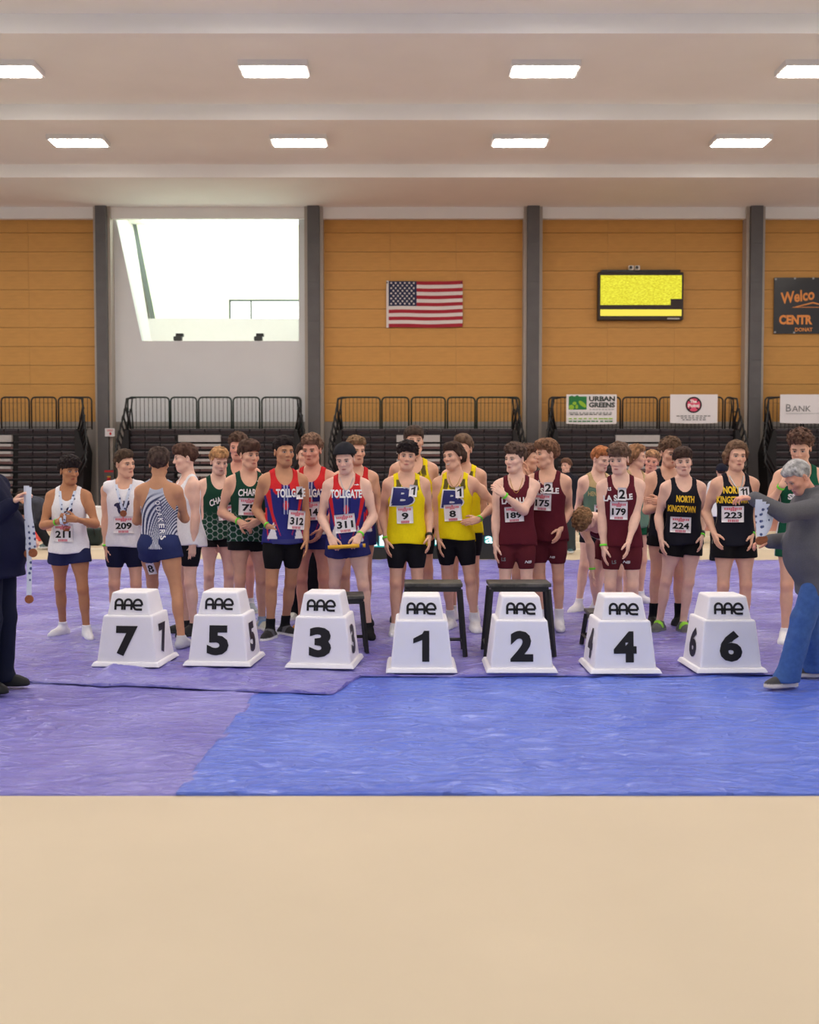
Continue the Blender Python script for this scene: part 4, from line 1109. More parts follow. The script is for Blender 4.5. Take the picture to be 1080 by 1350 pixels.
def band(info, side, m=None, name='wristband', r=.0305, w=.018, back=.018):
    sh, el, wr, _ = info['arms'][side]; d = norm(wr - el); c = wr - d * back; s = info['s']
    b = MB(); u = norm(np.cross(d, (0, 0, 1.0)) if abs(d[2]) < .9 else np.cross(d, (1.0, 0, 0))); v = np.cross(d, u); n = 14
    vs = []
    for t in (-w / 2, w / 2):
        for rr in (r * s, (r + .003) * s):
            vs += [c + d * t + (u * math.cos(a) + v * math.sin(a)) * rr for a in np.linspace(0, 2 * math.pi, n, endpoint=False)]
    fs = []
    for i in range(n):
        j = (i + 1) % n
        fs += [(n + i, n + j, 3 * n + j, 3 * n + i), (i, 2 * n + i, 2 * n + j, j), (i, j, n + j, n + i), (2 * n + i, 3 * n + i, 3 * n + j, 2 * n + j)]
    return b.add(vs, fs).build(name, m or m_bandg, info['e'], smooth=True)
def project(info, VF, name, m, parent, off=.004, bvh=None, back=False, M=None, thick=0.0, smoothit=0, frame='torso'):
    """wrap a flat print (u across, v up; torso space) onto a garment"""
    V, Fc = VF; s, T, pel = info['s'], info['T'], info['pel']; bvh = bvh or info['bvh']
    if back: V = V * np.array([-1.0, 1.0])
    if frame != 'torso': T = np.eye(3)
    sg = 1 if not back else -1
    dr = T @ np.array([0, 1.0 * sg, 0]); pts = []; ok = []
    for p in V:
        o = pel + T @ np.array([p[0] * s, -.5 * sg, p[1] * s])
        hit = bvh.ray_cast(Vector(o), Vector(dr), 1.2)
        pts.append((np.array(hit[0]) - o).dot(dr) if hit[0] is not None else np.nan)
    d = np.array(pts)
    if np.isnan(d).all(): return None
    med = np.nanmedian(d); okp = ~np.isnan(d) & (np.abs(d - med) < .055)
    A_ = np.stack([np.ones(len(V)), V[:, 0], V[:, 1], V[:, 0] ** 2], 1)
    if okp.sum() > 8: fit = A_ @ np.linalg.lstsq(A_[okp], d[okp], rcond=None)[0]
    else: fit = np.full(len(V), med)
    if smoothit: d = fit + min(0, (d[okp] - fit[okp]).min() * .7)      # stiff paper stays smooth, pushed clear of the cloth
    else: d = np.where(okp, np.nan_to_num(d, nan=med), fit)
    W = [pel + T @ np.array([p[0] * s, -.5 * sg, p[1] * s]) + dr * (dd - off) for p, dd in zip(V, d)]
    me = bpy.data.meshes.new(name)
    if thick:
        n = len(W); W2 = [w + dr * thick for w in W]; ed = {}
        for f in Fc:
            for i in range(len(f)):
                a, b = f[i], f[(i + 1) % len(f)]
                ed[(a, b)] = 1
        rim = [(b + n, a + n, a, b)[::1] for (a, b) in ed if (b, a) not in ed]
        me.from_pydata([tuple(w) for w in W + W2], [], list(Fc) + [tuple(i + n for i in f[::-1]) for f in Fc] + rim)
    else: me.from_pydata([tuple(w) for w in W], [], Fc)
    me.update(); me.polygons.foreach_set('use_smooth', [True] * len(me.polygons))
    return link(name, me, m, parent)
def mv(VF, u, v, rot=0.0):
    V, Fc = VF; c, sn = math.cos(rot), math.sin(rot)
    return np.stack([V[:, 0] * c - V[:, 1] * sn + u, V[:, 0] * sn + V[:, 1] * c + v], 1), Fc
def bvh_of(o):
    me = o.data; n = len(me.vertices); co = np.empty(n * 3, np.float32); me.vertices.foreach_get('co', co)
    return BVHTree.FromPolygons(co.reshape(-1, 3).tolist(), [tuple(p.vertices) for p in me.polygons])
def uv_of(info, px, py, fwd=.12):            # torso (u, v) of a picture point on the chest
    p = info['loc']((px, py, fwd)); q = info['T'].T @ (p - info['pel']) / info['s']; return q[0], q[2]
def digits2d(s, h, w, bold, sub=.03):
    if set(s) != {'1'}: return text2d(s, h, w, bold, sub=sub)
    out = []; pitch = h * .52
    for k in range(len(s)):
        x = (k - (len(s) - 1) / 2) * pitch
        out.append(poly2d([(x + .02 * h, -h / 2), (x + .25 * h, -h / 2), (x + .25 * h, h / 2), (x + .08 * h, h / 2), (x + .02 * h, h * .40), (x - .27 * h, h * .25), (x - .27 * h, h * .09), (x + .02 * h, h * .20)], sub))
    return join2d(out)
def bib(info, num, px, py, w=.19, hgt=.175, rot=0.0):
    u, v = uv_of(info, px, py); r = math.radians(rot)
    o = project(info, mv(rect2d(-w / 2, w / 2, -hgt / 2, hgt / 2, 8, 6), u, v, r), 'bib', m_paper, info['e'], .010, thick=.003, smoothit=1)
    if o is None: return
    bv = bvh_of(o)
    project(info, mv(text2d(num, hgt * .40, min(w * .80, .062 * len(num)), .035), u, v - hgt * .06, r), 'number', m_ink, o, .003, bv)
    rows = []
    for (z, a, hh, n, sd) in ((.43, .12, .012, 1, 1), (.335, .80, .020, 9, 2), (.255, .28, .016, 3, 3), (-.40, .50, .022, 6, 4)):
        rr = random.Random(sd + len(num)); x = -w * a / 2; st_ = w * a / n
        for i in range(n): rows.append(rect2d(x, x + st_ * rr.uniform(.65, .92), hgt * z - hh / 2, hgt * z + hh / 2)); x += st_
    pr = project(info, mv(join2d(rows), u, v, r), 'red_print', m_rink, o, .003, bv)
    if pr: pr['kind'] = 'stuff'
    return o
def sticker(info, s, px, py, w=.095, hgt=.125, rot=0.0):
    u, v = uv_of(info, px, py); r = math.radians(rot)
    o = project(info, mv(rect2d(-w / 2, w / 2, -hgt / 2, hgt / 2, 4, 4), u, v, r), 'number_card', m_paper, info['e'], .014, thick=.002, smoothit=1)
    if o: pn = project(info, mv(digits2d(s, hgt * .72, min(w * .78, .06 * len(s)), .03), u, v, r), 'number', m_ink, o, .003, bvh_of(o)); pn['kind'] = 'stuff'
    return o
def letters(info, s, px, py, hgt, w, m, rot=0.0, arc=0.0, bold=.03, name='lettering', back=False, off=.004, skew=0.0):
    u, v = uv_of(info, px, py) if not back else (px, py)
    return project(info, mv(text2d(s, hgt, w, bold, arc=arc, skew=skew, sub=.025), u, v, math.radians(rot)), name, m, info['top'], off, back=back)
def shape(info, VF, name, m, off=.003, on='top', back=False):
    return project(info, VF, name, m, info[on], off, info['bvh'] if on == 'top' else info['bbvh'], back=back, frame='torso')
def chain(info, drop=.10, m=None, r=.0035):
    T, s = info['T'], info['s']; pts = []
    for a in np.linspace(-1, 1, 21):
        x = .062 * a; z = .535 - drop * (1 - abs(a) ** 1.8); o = info['pel'] + T @ np.array([x * s, -.5, z * s]); dr = T @ np.array([0, 1., 0])
        hit = body_bvh(info).ray_cast(Vector(o), Vector(dr), 1.0)
        if hit[0] is not None: pts.append(np.array(hit[0]) - dr * .006)
    if len(pts) > 3: return MB().tube(pts, r, 5).build('necklace', m or m_silver, info['e'], smooth=True)
def body_bvh(info):
    if 'bb' not in info:
        o = [c for c in info['e'].children if c.name.startswith('body')][0]; info['bb'] = bvh_of(o)
    return info['bb']

# ------------------------------------------------------------------ lane markers
m_plastic = mat('marker_plastic', (246, 243, 248), .42, var=.02, vscale=6, bump=.02, bscale=30)
m_decal = mat('marker_decal', (22, 18, 24), .35)
def aae(hh):
    w = hh * .205; P = []
    def arch(x0):
        pts = [(x0, 0), (x0, .62 * hh)] + [(x0 + .32 * hh - .32 * hh * math.cos(t), .62 * hh + .34 * hh * math.sin(t)) for t in np.linspace(.2, math.pi - .2, 8)] + [(x0 + .64 * hh, .62 * hh), (x0 + .64 * hh, 0)]
        P.append(stroke2d(pts, w))
    arch(0); arch(.86 * hh)
    c = 1.72 * hh
    P.append(stroke2d([(c + .36 * hh - .40 * hh * math.cos(t), .48 * hh + .46 * hh * math.sin(t)) for t in np.linspace(0, math.pi, 12)] + [(c + .76 * hh, .42 * hh)], w))
    P.append(stroke2d([(c - .04 * hh, .5 * hh), (c - .02 * hh, .28 * hh), (c + .12 * hh, .08 * hh), (c + .3 * hh, .04 * hh), (c + .78 * hh, .04 * hh)], w))
    P.append(stroke2d([(.0, .42 * hh), (c + .76 * hh, .42 * hh)], w))
    V, Fc = join2d(P); V[:, 0] -= (V[:, 0].max() + V[:, 0].min()) / 2; V[:, 1] -= .48 * hh
    return V, Fc
def face_M(side, z0, z1, a0, a1, zc, off=.004):
    """matrix of a slanted marker face: 'f' front, 'r' right, 'l' left"""
    a = a0 + (a1 - a0) * (zc - z0) / (z1 - z0); up = Vector((0, a0 - a1, z1 - z0)).normalized(); nr = Vector((0, -up.z, up.y)); o = Vector((0, -a, zc)) + nr * off
    M = Matrix(((1, up.x, nr.x, o.x), (0, up.y, nr.y, o.y), (0, up.z, nr.z, o.z), (0, 0, 0, 1)))
    return Matrix.Rotation({'f': 0, 'r': math.pi / 2, 'l': -math.pi / 2}[side], 4, 'Z') @ M
lower = upper = flange = None
def lane_marker(num, px, py, yaw, sides):
    global lower, upper, flange
    p = FL(px, py, .032); a = math.radians(yaw)
    c = p + np.array([0, .28, 0]) + np.array([p[0] / p[1] * .28, 0, 0])
    e = empty('lane_marker', c, a, 'white plastic lane marker box with a black %s on its face' % dict(zip('12345678', 'one two three four five six seven eight'.split()))[num], 'lane marker')
    if lower is None:
        o = MB().frustum(.024, .390, .236, .236, .196, .196).build('lower_body', m_plastic, e, bevel=.016, smooth=False, seg=3); lower = o.data
        o = MB().frustum(.380, .566, .174, .174, .142, .142).build('upper_cap', m_plastic, e, bevel=.016, seg=3); upper = o.data
        o = MB().frustum(.0, .034, .272, .272, .254, .254).build('base_flange', m_plastic, e, bevel=.008); flange = o.data
    else:
        link('lower_body', lower, None, e); link('upper_cap', upper, None, e); link('base_flange', flange, None, e)
    flat_print('maker_logo', aae(.085), m_decal, e, face_M('f', .380, .566, .174, .142, .470)).__setitem__('kind', 'stuff')
    for sd in ['f'] + sides:
        flat_print('number', digits2d(num, .232, .172, .05, sub=.5), m_decal, e, face_M(sd, .024, .390, .236, .196, .195))
    return e
for num, px, py, yaw, sides in (('7', 180, 880, -5, ['r']), ('5', 297, 879, -5, ['r']), ('3', 429, 882, -6, ['r']), ('1', 555.5, 888, 0, []), ('2', 684, 888, 0, []), ('4', 816, 889, 1, ['l']), ('6', 951, 888, 2, ['l']), ('8', 1090, 874, 4, ['l'])):
    lane_marker(num, px, py, yaw, sides)

# ------------------------------------------------------------------ black step stools behind the markers
m_grip = mat('stool_top', (46, 46, 44), .5, rgb2=(96, 92, 88), vscale=9)
def stool(px, py, w, d, hgt, label, yaw=0):
    p = FL(px, py, .022); e = empty('step_stool', p + np.array([p[0] / p[1] * d / 2, d / 2, 0]), math.radians(yaw), label, 'stool')
    tw_, td = w * .42, d * .42
    MB().box((-tw_ - .02, -td - .02, hgt - .03), (tw_ + .02, td + .02, hgt)).build('top', m_grip, e, bevel=.006)
    MB().box((-tw_, -td, hgt - .07), (tw_, td, hgt - .03)).build('top_frame', m_black, e)
    for sx in (-1, 1):
        for sy in (-1, 1):
            MB().tube([(sx * tw_, sy * td, hgt - .05), (sx * w / 2, sy * d / 2, 0)], .020, 4).build('leg', m_black, e)
        MB().tube([(sx * w * .485, -d * .485, .09), (sx * w * .485, d * .485, .09)], .014, 4).build('stretcher', m_black, e)
    MB().tube([(-w * .485, d * .485, .09), (w * .485, d * .485, .09)], .014, 4).build('stretcher', m_black, e)
    return e
stool(571, 866, .52, .34, .60, 'black metal step stool with worn top behind marker 1')
stool(683, 866, .56, .34, .60, 'black metal step stool with scuffed top behind marker 2')
stool(444, 862, .50, .34, .48, 'black metal step stool half hidden behind marker 3', 4)
stool(806, 858, .46, .34, .32, 'low black metal step stool hidden behind marker 4')

# ------------------------------------------------------------------ far floor things
pb = FL(555, 736.5, 0)
e = empty('display_board', (pb[0], pb[1], -.012), 0, 'black electronic display board with glowing white letters behind the runners', 'display board')
sc = pb[1] / F_PX
bw = 232 * sc
MB().box((-bw / 2, 0, .0), (bw / 2, .35, 1.00)).build('case', mat('board_case', (42, 43, 47), .5, var=.05), e, bevel=.01)
MB().box((-bw / 2, -.02, 1.0), (bw / 2, .37, 1.07)).build('top_edge', mat('board_edge', (70, 72, 80), .5), e)
for s_ in (-1, 1): MB().box((s_ * bw / 2 - .03, -.01, 0), (s_ * bw / 2 + .03, .36, 1.0)).build('end_post', m_black, e)
m_glow = mat('board_letter_white', (240, 250, 250), .5, emit=((235, 250, 250), .5)); m_teal = mat('board_letter_teal', (40, 170, 170), .5, emit=((50, 190, 190), .25)); m_redl = mat('board_letter_red', (220, 60, 70), .5, emit=((220, 60, 70), .2))
for s_, px, py, hh, ww in (('R', 490, 706, .36, .20), ('i', 504, 701, .48, .10), ('l', 577, 700, .46, .08), ('a', 645, 712, .12, .13)):
    x = (px - 555) * sc; z = (738 - py) * sc
    flat_print('letter_outline', text2d(s_, hh * 1.1, ww * 1.25, .06, sub=9), m_teal, e, upright(x, -.012, z)).__setitem__('kind', 'stuff')
    flat_print('letter', text2d(s_, hh, ww, .02, sub=9), m_glow, e, upright(x, -.018, z)).__setitem__('kind', 'stuff')

p = FL(36, 713); e = empty('storage_bin', (p[0], p[1], -.012), 0, 'bright red plastic storage bin on the beige floor', 'bin')
m_bin = mat('bin_red', (232, 62, 52), .4)
MB().frustum(0, .36, .24, .2, .28, .24).build('tub', m_bin, e, bevel=.02); MB().box((-.31, -.27, .36), (.31, .27, .42)).build('lid', m_bin, e, bevel=.015)
p = FL(121, 718); e = empty('sports_bag', (p[0], p[1], -.008), .1, 'dark green sports bag set down on the beige floor', 'bag')
m_bag = mat('bag_green', (26, 38, 34), .7, var=.1)
MB().box((-.24, -.16, 0), (.2, .16, .34)).build('body', m_bag, e, bevel=.06, smooth=True, seg=3)
MB().tube([(-.14, -.17, .2), (-.1, -.19, .38), (.06, -.19, .38), (.1, -.17, .2)], .012, 6).build('handle', m_black, e, smooth=True)
def ftable(px, py, w, hgt, label):
    p = FL(px, py); e = empty('folding_table', (p[0], p[1], -.012), 0, label, 'table')
    MB().box((-w / 2, -.35, hgt - .04), (w / 2, .35, hgt)).build('table_top', m_bwhite, e, bevel=.008)
    MB().box((-w / 2, -.37, hgt - .42), (w / 2, -.35, hgt - .04)).build('cloth_front', m_bwhite, e)
    for sx in (-1, 1):
        for sy in (-1, 1): MB().tube([(sx * (w / 2 - .12), sy * .28, 0), (sx * (w / 2 - .12), sy * .28, hgt - .04)], .015, 6).build('leg', mat('leg_grey', (120, 120, 124), .4), e)
ftable(960, 715, 1.5, .82, 'white folding table with hanging cloth behind the black vested runners')
ftable(134, 702, 1.0, .62, 'white folding table near the concrete column')
p = FL(253, 727); e = empty('wooden_box', (p[0], p[1], -.012), 0, 'low orange wooden box on the floor behind the white vest', 'box')
MB().box((-.18, -.15, 0), (.18, .15, .25)).build('body', mat('orange_wood', (206, 150, 60), .6, var=.06), e, bevel=.01); MB().box((-.2, -.17, .25), (.2, .17, .29)).build('lid', mat('orange_wood'), e)
p = FL(771, 700); e = empty('barrier', (p[0], p[1], -.012), 0, 'orange and white barrier board on two grey legs', 'barrier')
MB().box((-.35, -.02, .86), (.35, .02, 1.12)).build('board', mat('barrier_orange', (226, 140, 50), .5), e); MB().box((-.35, -.022, .70), (.35, .018, .86)).build('lower_board', m_bwhite, e)
for sx in (-1, 1): MB().box((sx * .3 - .02, -.25, 0), (sx * .3 + .02, .05, .7)).build('leg', mat('leg_grey'), e)

# ------------------------------------------------------------------ outfits
def mixc(c, m, rgb): m = np.clip(m, 0, 1)[:, None]; return c * (1 - m) + lin(rgb) * m
def quakers(q):
    c = np.tile(lin((206, 208, 220)), (len(q), 1)); x, z = q[:, 0], q[:, 2]
    r = np.sqrt((x + .26) ** 2 + ((z - .02) * .8) ** 2) + .03 * np.sin(x * 16 + z * 7)
    duty = .5 + .35 * np.sin(z * 9 + x * 6)
    st_ = np.sin(r / .021 * 2 * math.pi)
    c = mixc(c, np.clip((st_ + duty - .35) * 2.2, 0, 1), (54, 58, 96))
    return mixc(c, np.clip((z - .40) / .06, 0, 1), (176, 180, 198))
def tollgate(q):
    x, z = np.abs(q[:, 0]), q[:, 2]; c = np.tile(lin((44, 46, 116)), (len(q), 1)); f = q[:, 1] < .03
    red = (186 + 20, 44, 48)
    top = np.clip((z - (.385 + .05 * np.cos(np.clip(x * 40, 0, 6)) * (x < .11))) / .01, 0, 1)
    c = mixc(c, top, red)
    for x0, z0, x1, z1, w in ((.150, .36, .095, .05, .020), (.128, .22, .05, -.02, .008), (.165, .20, .15, -.06, .010)):
        t = np.clip((z0 - z) / (z0 - z1), 0, 1); xc = x0 + (x1 - x0) * t
        c = mixc(c, np.clip((w * (1 - t * .8) - np.abs(x - xc)) / .004 + .5, 0, 1) * ((z < z0 + .02) & (z > z1)), red)
    c = mixc(c, np.clip((.024 - np.hypot(x, (z - .245) * .6)) / .006 + .5 + .6 * np.sin(z * 300) * .3, 0, 1) * f, red)
    for xc in (.013, .032):
        c = mixc(c, np.clip((.004 - np.abs(x - xc)) / .003 + .5, 0, 1) * ((z > .17) & (z < .43)) * f, (196, 200, 220) if xc < .02 else (30, 32, 90))
    tri = (z < .10) & (z > -.05) & (np.abs(x - .105 - (z - .1) * -.1) < (.10 - z) * .28)
    return mixc(c, tri * 1.0, (226, 222, 226))
def hexpat(q, base, line, top=.2):
    c = np.tile(lin(base), (len(q), 1)); x, z = q[:, 0] + .15 * np.sign(q[:, 0]) * 0, q[:, 2]
    R = .034; h_ = R * math.sqrt(3)
    def cell(x, z):
        a = np.stack([np.mod(x, 3 * R) - 1.5 * R, np.mod(z, h_) - h_ / 2], -1); b = np.stack([np.mod(x + 1.5 * R, 3 * R) - 1.5 * R, np.mod(z + h_ / 2, h_) - h_ / 2], -1)
        return np.where((np.abs(a) ** 2).sum(-1)[:, None] < (np.abs(b) ** 2).sum(-1)[:, None], a, b)
    g = np.abs(cell(x, z)); d = np.maximum(g[:, 1], g[:, 0] * .866 + g[:, 1] * .5)
    m = np.clip((d - (h_ / 2 - .0042)) / .0022, 0, 1) * np.clip((top - z) / .12, 0, 1)
    return mixc(c, m, line)
def chariho(q): return hexpat(q, (30, 66, 52), (168, 180, 178), .20)
def yellow(q):
    x, z = np.abs(q[:, 0]), q[:, 2]; c = np.tile(lin((240, 216, 22)), (len(q), 1))
    k = np.mod(x * 16 + (z - .36) * 3.0, 1.0); m = (z > .345 + .05 * (k > .5) + .04 * np.abs(k - .5)) & (k > .14)
    m = m & (z < .50 - .9 * np.abs(x - .10) * 0)
    c = mixc(c, m * np.clip((z - .33) / .10, .3, .92), (58, 52, 44))
    edge = np.clip((.012 - np.abs(x - (.122 - .012 + np.clip((.475 - z) / .20, 0, 2) ** 2 * .085))) / .004, 0, 1)
    return mixc(c, edge, (244, 220, 30))
def maroon(q): return np.tile(lin((92, 30, 42)), (len(q), 1))
def nk(q):
    c = np.tile(lin((30, 30, 40)), (len(q), 1)); x = np.abs(q[:, 0])
    return mixc(c, ((np.abs(q[:, 1] - .01) < .006) & (q[:, 2] < .25)) * .8, (200, 196, 170))
def hendricken(q):
    x, z = np.abs(q[:, 0]), q[:, 2]; c = np.tile(lin((98, 126, 110)), (len(q), 1))
    c = mixc(c, np.clip((z - .40 - (x - .1) * .3) / .008, 0, 1), (190, 164, 122)); return mixc(c, np.clip((.004 - np.abs(z - .40 - (x - .1) * .3)) / .003, 0, 1), (30, 50, 42))
def smith(q):
    c = np.tile(lin((24, 82, 60)), (len(q), 1)); x = np.abs(q[:, 0]); d = np.abs(q[:, 1] - .02)
    return mixc(mixc(c, (d < .045) * (q[:, 2] < .30) * 1.0, (230, 230, 232)), (np.abs(d - .05) < .006) * (q[:, 2] < .3) * 1.0, (16, 40, 32))
def smith_short(q):
    c = np.tile(lin((24, 82, 60)), (len(q), 1)); return mixc(c, (np.abs(q[:, 1]) < .03) * (np.abs(q[:, 0]) > .1) * 1.0, (228, 230, 232))
m_white = mat('print_white', (236, 234, 236), .65); m_gold = mat('print_gold', (240, 196, 44), .65); m_navy = mat('print_navy', (40, 44, 112), .65); m_dnavy = mat('print_dark_navy', (44, 42, 78), .65); m_tan = mat('print_tan', (204, 186, 130), .65)
W = lambda **k: dict({'col': (236, 234, 240)}, **k)
navy_half = {'type': 'half', 'col': (30, 32, 58), 'len': .60}
black_half = {'type': 'half', 'col': (28, 27, 32), 'len': .66}
black_short = {'type': 'short', 'col': (24, 23, 26), 'len': .30}
maroon_half = {'type': 'half', 'col': (96, 36, 44), 'len': .64}
wsock = ((226, 224, 230), .05)
def B_logo(info, px, py, k=1.0):
    u, v = uv_of(info, px, py)
    wv = text2d('B', .160 * k, .20 * k, .10, skew=.15, sub=.02); bv = text2d('B', .145 * k, .178 * k, .06, skew=.15, sub=.02)
    project(info, mv(wv, u, v), 'letter_outline', m_white, info['top'], .004)
    project(info, mv(bv, u, v), 'letter', m_navy, info['top'], .007)
def medal(name, info, label, drop=.30):
    """ribbon round the neck with a disc, hanging on the chest"""
    T, s, pel = info['T'], info['s'], info['pel']; e = empty('medal', info['root'], math.atan2(info['Rw'][1, 0], info['Rw'][0, 0]), label, 'medal')
    dr = T @ np.array([0, 1., 0])
    def on(u, v, off):
        o = pel + T @ np.array([u * s, -.5, v * s]); best = None
        for bv in (info['bvh'], body_bvh(info)):
            hit = bv.ray_cast(Vector(o), Vector(dr), 1.0)
            if hit[0] is not None:
                dd = (np.array(hit[0]) - o).dot(dr); best = dd if best is None else min(best, dd)
        return o + dr * ((best if best else .45) - off)
    for sg in (-1, 1):
        vs = []; n = 14
        for i in range(n + 1):
            t = i / n; uc = sg * (.072 * (1 - t) + .006 * t); vv = .515 - drop * t
            for w in (-.013, .013): vs.append(on(uc + w, vv, .010))
        vs2 = [v + dr * .003 for v in vs]; N = len(vs); fs = []
        for i in range(n): fs += [(2 * i, 2 * i + 2, 2 * i + 3, 2 * i + 1), (N + 2 * i, N + 2 * i + 1, N + 2 * i + 3, N + 2 * i + 2), (2 * i, N + 2 * i, N + 2 * i + 2, 2 * i + 2), (2 * i + 1, 2 * i + 3, N + 2 * i + 3, N + 2 * i + 1)]
        MB().add(vs + vs2, fs).build('ribbon', m_ribbon, e)
    c = on(0, .515 - drop - .03, .014)
    MB().tube([c, c + dr * .006], .030, 16).build('disc', m_bronze, e)
    return e
def ribbon_mat():
    m = mat('ribbon_print', (214, 222, 240), .6); nt = m.node_tree; b = nt.nodes['Principled BSDF']
    tc = nt.nodes.new('ShaderNodeTexCoord'); v = nt.nodes.new('ShaderNodeTexVoronoi'); v.inputs['Scale'].default_value = 24; v.inputs['Randomness'].default_value = .35
    r = nt.nodes.new('ShaderNodeValToRGB'); r.color_ramp.elements[0].position = .20; r.color_ramp.elements[0].color = lc((60, 76, 128)); r.color_ramp.elements[1].position = .30; r.color_ramp.elements[1].color = lc((212, 220, 240))
    nt.links.new(tc.outputs['Object'], v.inputs['Vector']); nt.links.new(v.outputs['Distance'], r.inputs[0]); nt.links.new(r.outputs[0], b.inputs['Base Color']); return m
m_ribbon = ribbon_mat(); m_bronze = mat('bronze', (150, 92, 66), .4, metal=.6, var=.2, vscale=60)
def hair(c, **k): return dict({'col': c, 't': .018, 'curl': .006, 'top': .010}, **k)
BRN, DBRN, BLK, BLD, GNG = (82, 62, 50), (56, 42, 36), (36, 30, 30), (146, 110, 76), (146, 92, 58)
LH = {'hide': 1}

# ------------------------------------------------------------------ the people
# official and medals at the side
i1 = person('official in dark navy suit holding up medal ribbons', -6, 908, None, lod=1.3, yaw=80, h=1.80, lean=(-6, 0, 0), skin='pale', hair=hair((90, 80, 74)), fat=.03,
            A={'wr': (16, 664, .10), 'el': (-6, 690, .2), 'd_px': (40, 640, .10), 'n': (0, -.3, -1), 'th': (0, 0, 1), 'curl': .55}, B={'wr': (28, 712, -.10), 'el': (0, 740, -.2), 'd_px': (52, 708, -.02), 'n': (0, 0, -1), 'th': (0, 0, 1), 'curl': .6},
            top_wear={'type': 'jacket', 'col': (26, 28, 52), 'hem': -.18, 'infl': .018}, bottom={'type': 'pants', 'col': (24, 28, 46)}, shoe=((24, 24, 26), (30, 30, 30)))
band(i1, 0, m_bando, w=.03)
# navy / white team
i = person('runner in white vest bib 211 with clasped hands and medal', 93, 843, 604, yaw=6, head=(34, 6, 0), skin='olive', hair=hair(BLK, t=.026, curl=.013, freq=55, top=.02, fringe=.03, front=.045),
           A={'wr': (76, 688, .24), 'el': (52, 690, .02), 'd': (1, -.25, .25), 'n': (.1, 1, .1), 'th': (0, 0, 1), 'curl': .5}, B={'wr': (101, 685, .24), 'el': (127, 690, .02), 'd': (-1, -.3, .2), 'n': (-.1, 1, .1), 'th': (0, 0, 1), 'curl': .45},
           feet=[(83, 838), (114, 843)], foot_yaw=(-25, 10), top_wear=W(res=.0095, loose=.016), bottom={'type': 'short', 'col': (38, 42, 78), 'len': .36}, sock=((232, 230, 236), .055))
bib(i, '211', 83, 703, .185, .17); band(i, 0)
u, v = uv_of(i, 85, 678); shape(i, join2d([ell2d(u + .02, v, .05, .03), ell2d(u + .045, v + .04, .03, .03), ell2d(u - .03, v - .025, .018, .03), ell2d(u + .03, v - .03, .018, .03)]), 'dog_emblem', m_dnavy).__setitem__('kind', 'stuff')
letters(i, 'NB', 95, 658, .018, .045, m_dnavy, skew=.3)
medal('m', i, 'bronze medal on printed ribbon worn by runner 211', .335)
i = person('runner in sleeveless white shirt bib 209 wearing a ribbon', 166, 836, 595, yaw=10, head=(42, 4, -4), skin='light', hair=hair((66, 52, 42), t=.014, curl=.005, front=.066, top=.016),
           A={'wr': (140, 725, .06)}, B={'wr': (186, 690, .22), 'el': (198, 672, -.1), 'hide': 1}, top_wear=W(type='tee', neck=.07), bottom=navy_half, sock=((232, 230, 236), .04))
bib(i, '209', 163, 692, .19, .16); band(i, 0)
u, v = uv_of(i, 161, 668)
em = join2d([ell2d(u, v, .055, .028), ell2d(u - .05, v + .02, .028, .016, rot=.4), ell2d(u + .04, v + .03, .03, .026), ell2d(u - .03, v - .04, .012, .03, rot=.3), ell2d(u + .03, v - .04, .012, .03, rot=-.3), rect2d(u + .01, u + .07, v + .046, v + .056)])
shape(i, em, 'figure_emblem', m_dnavy).__setitem__('kind', 'stuff')
medal('m', i, 'medal ribbon round the neck of runner 209', .25)
i = person('runner seen from behind in wavy striped quakers vest', 212, 852, 593, yaw=176, head=(8, 8, 0), skin='tan', hair=hair((58, 46, 42), t=.024, curl=.010, back=-.10),
           A={'wr': (232, 672, -.32), 'el': (250, 690, -.02), 'hide': 1}, B={'wr': (195, 672, -.32), 'el': (176, 690, -.02), 'hide': 1}, feet=[(240, 854), (205, 842)], hip_shift=(0, 0),
           top_wear={'col': quakers, 'racer': 1, 'res': .0060, 'hem': -.03, 'loose': .004}, bottom={'type': 'short', 'col': (44, 52, 96), 'len': .26, 'flare': .012}, sock=((190, 190, 198), .03))
for k, ch in enumerate('QUAKERS'):
    vv = .36 - k * .052; uu = .02 + k * .008
    letters(i, ch, uu, vv, .058, .052, m_navy, rot=-90, back=True, bold=.10, off=.004, name='letter_outline'); letters(i, ch, uu, vv, .048, .040, m_white, rot=-90, back=True, bold=.03, off=.007, name='letter')
lg = i['legs'][1]; bvb = body_bvh(i)
o = project(i, mv(rect2d(-.035, .035, -.055, .055, 3, 3), -.085, -.245, .08), 'number_card', m_paper, i['e'], .006, bvb, back=True, thick=.002, smoothit=1)
if o: project(i, mv(text2d('8', .075, .045, .03), -.085, -.245, .08), 'number', m_ink, o, .004, bvh_of(o), back=True)
i = person('runner in white vest turned sideways beside the quakers vest', 248, 836, 587, yaw=-58, head=(-12, 6, 0), skin='pale', hair=hair((72, 52, 44), t=.018, curl=.006, fringe=.025, front=.05),
           A=LH, B={'wr': (254, 722, .16), 'n': (-1, .2, 0)}, top_wear=W(arm=.112, loose=.032), bottom={'type': 'half', 'col': (26, 26, 34), 'len': .62}, sock=((40, 40, 44), .03), shoe=((40, 40, 44), (60, 60, 60)))
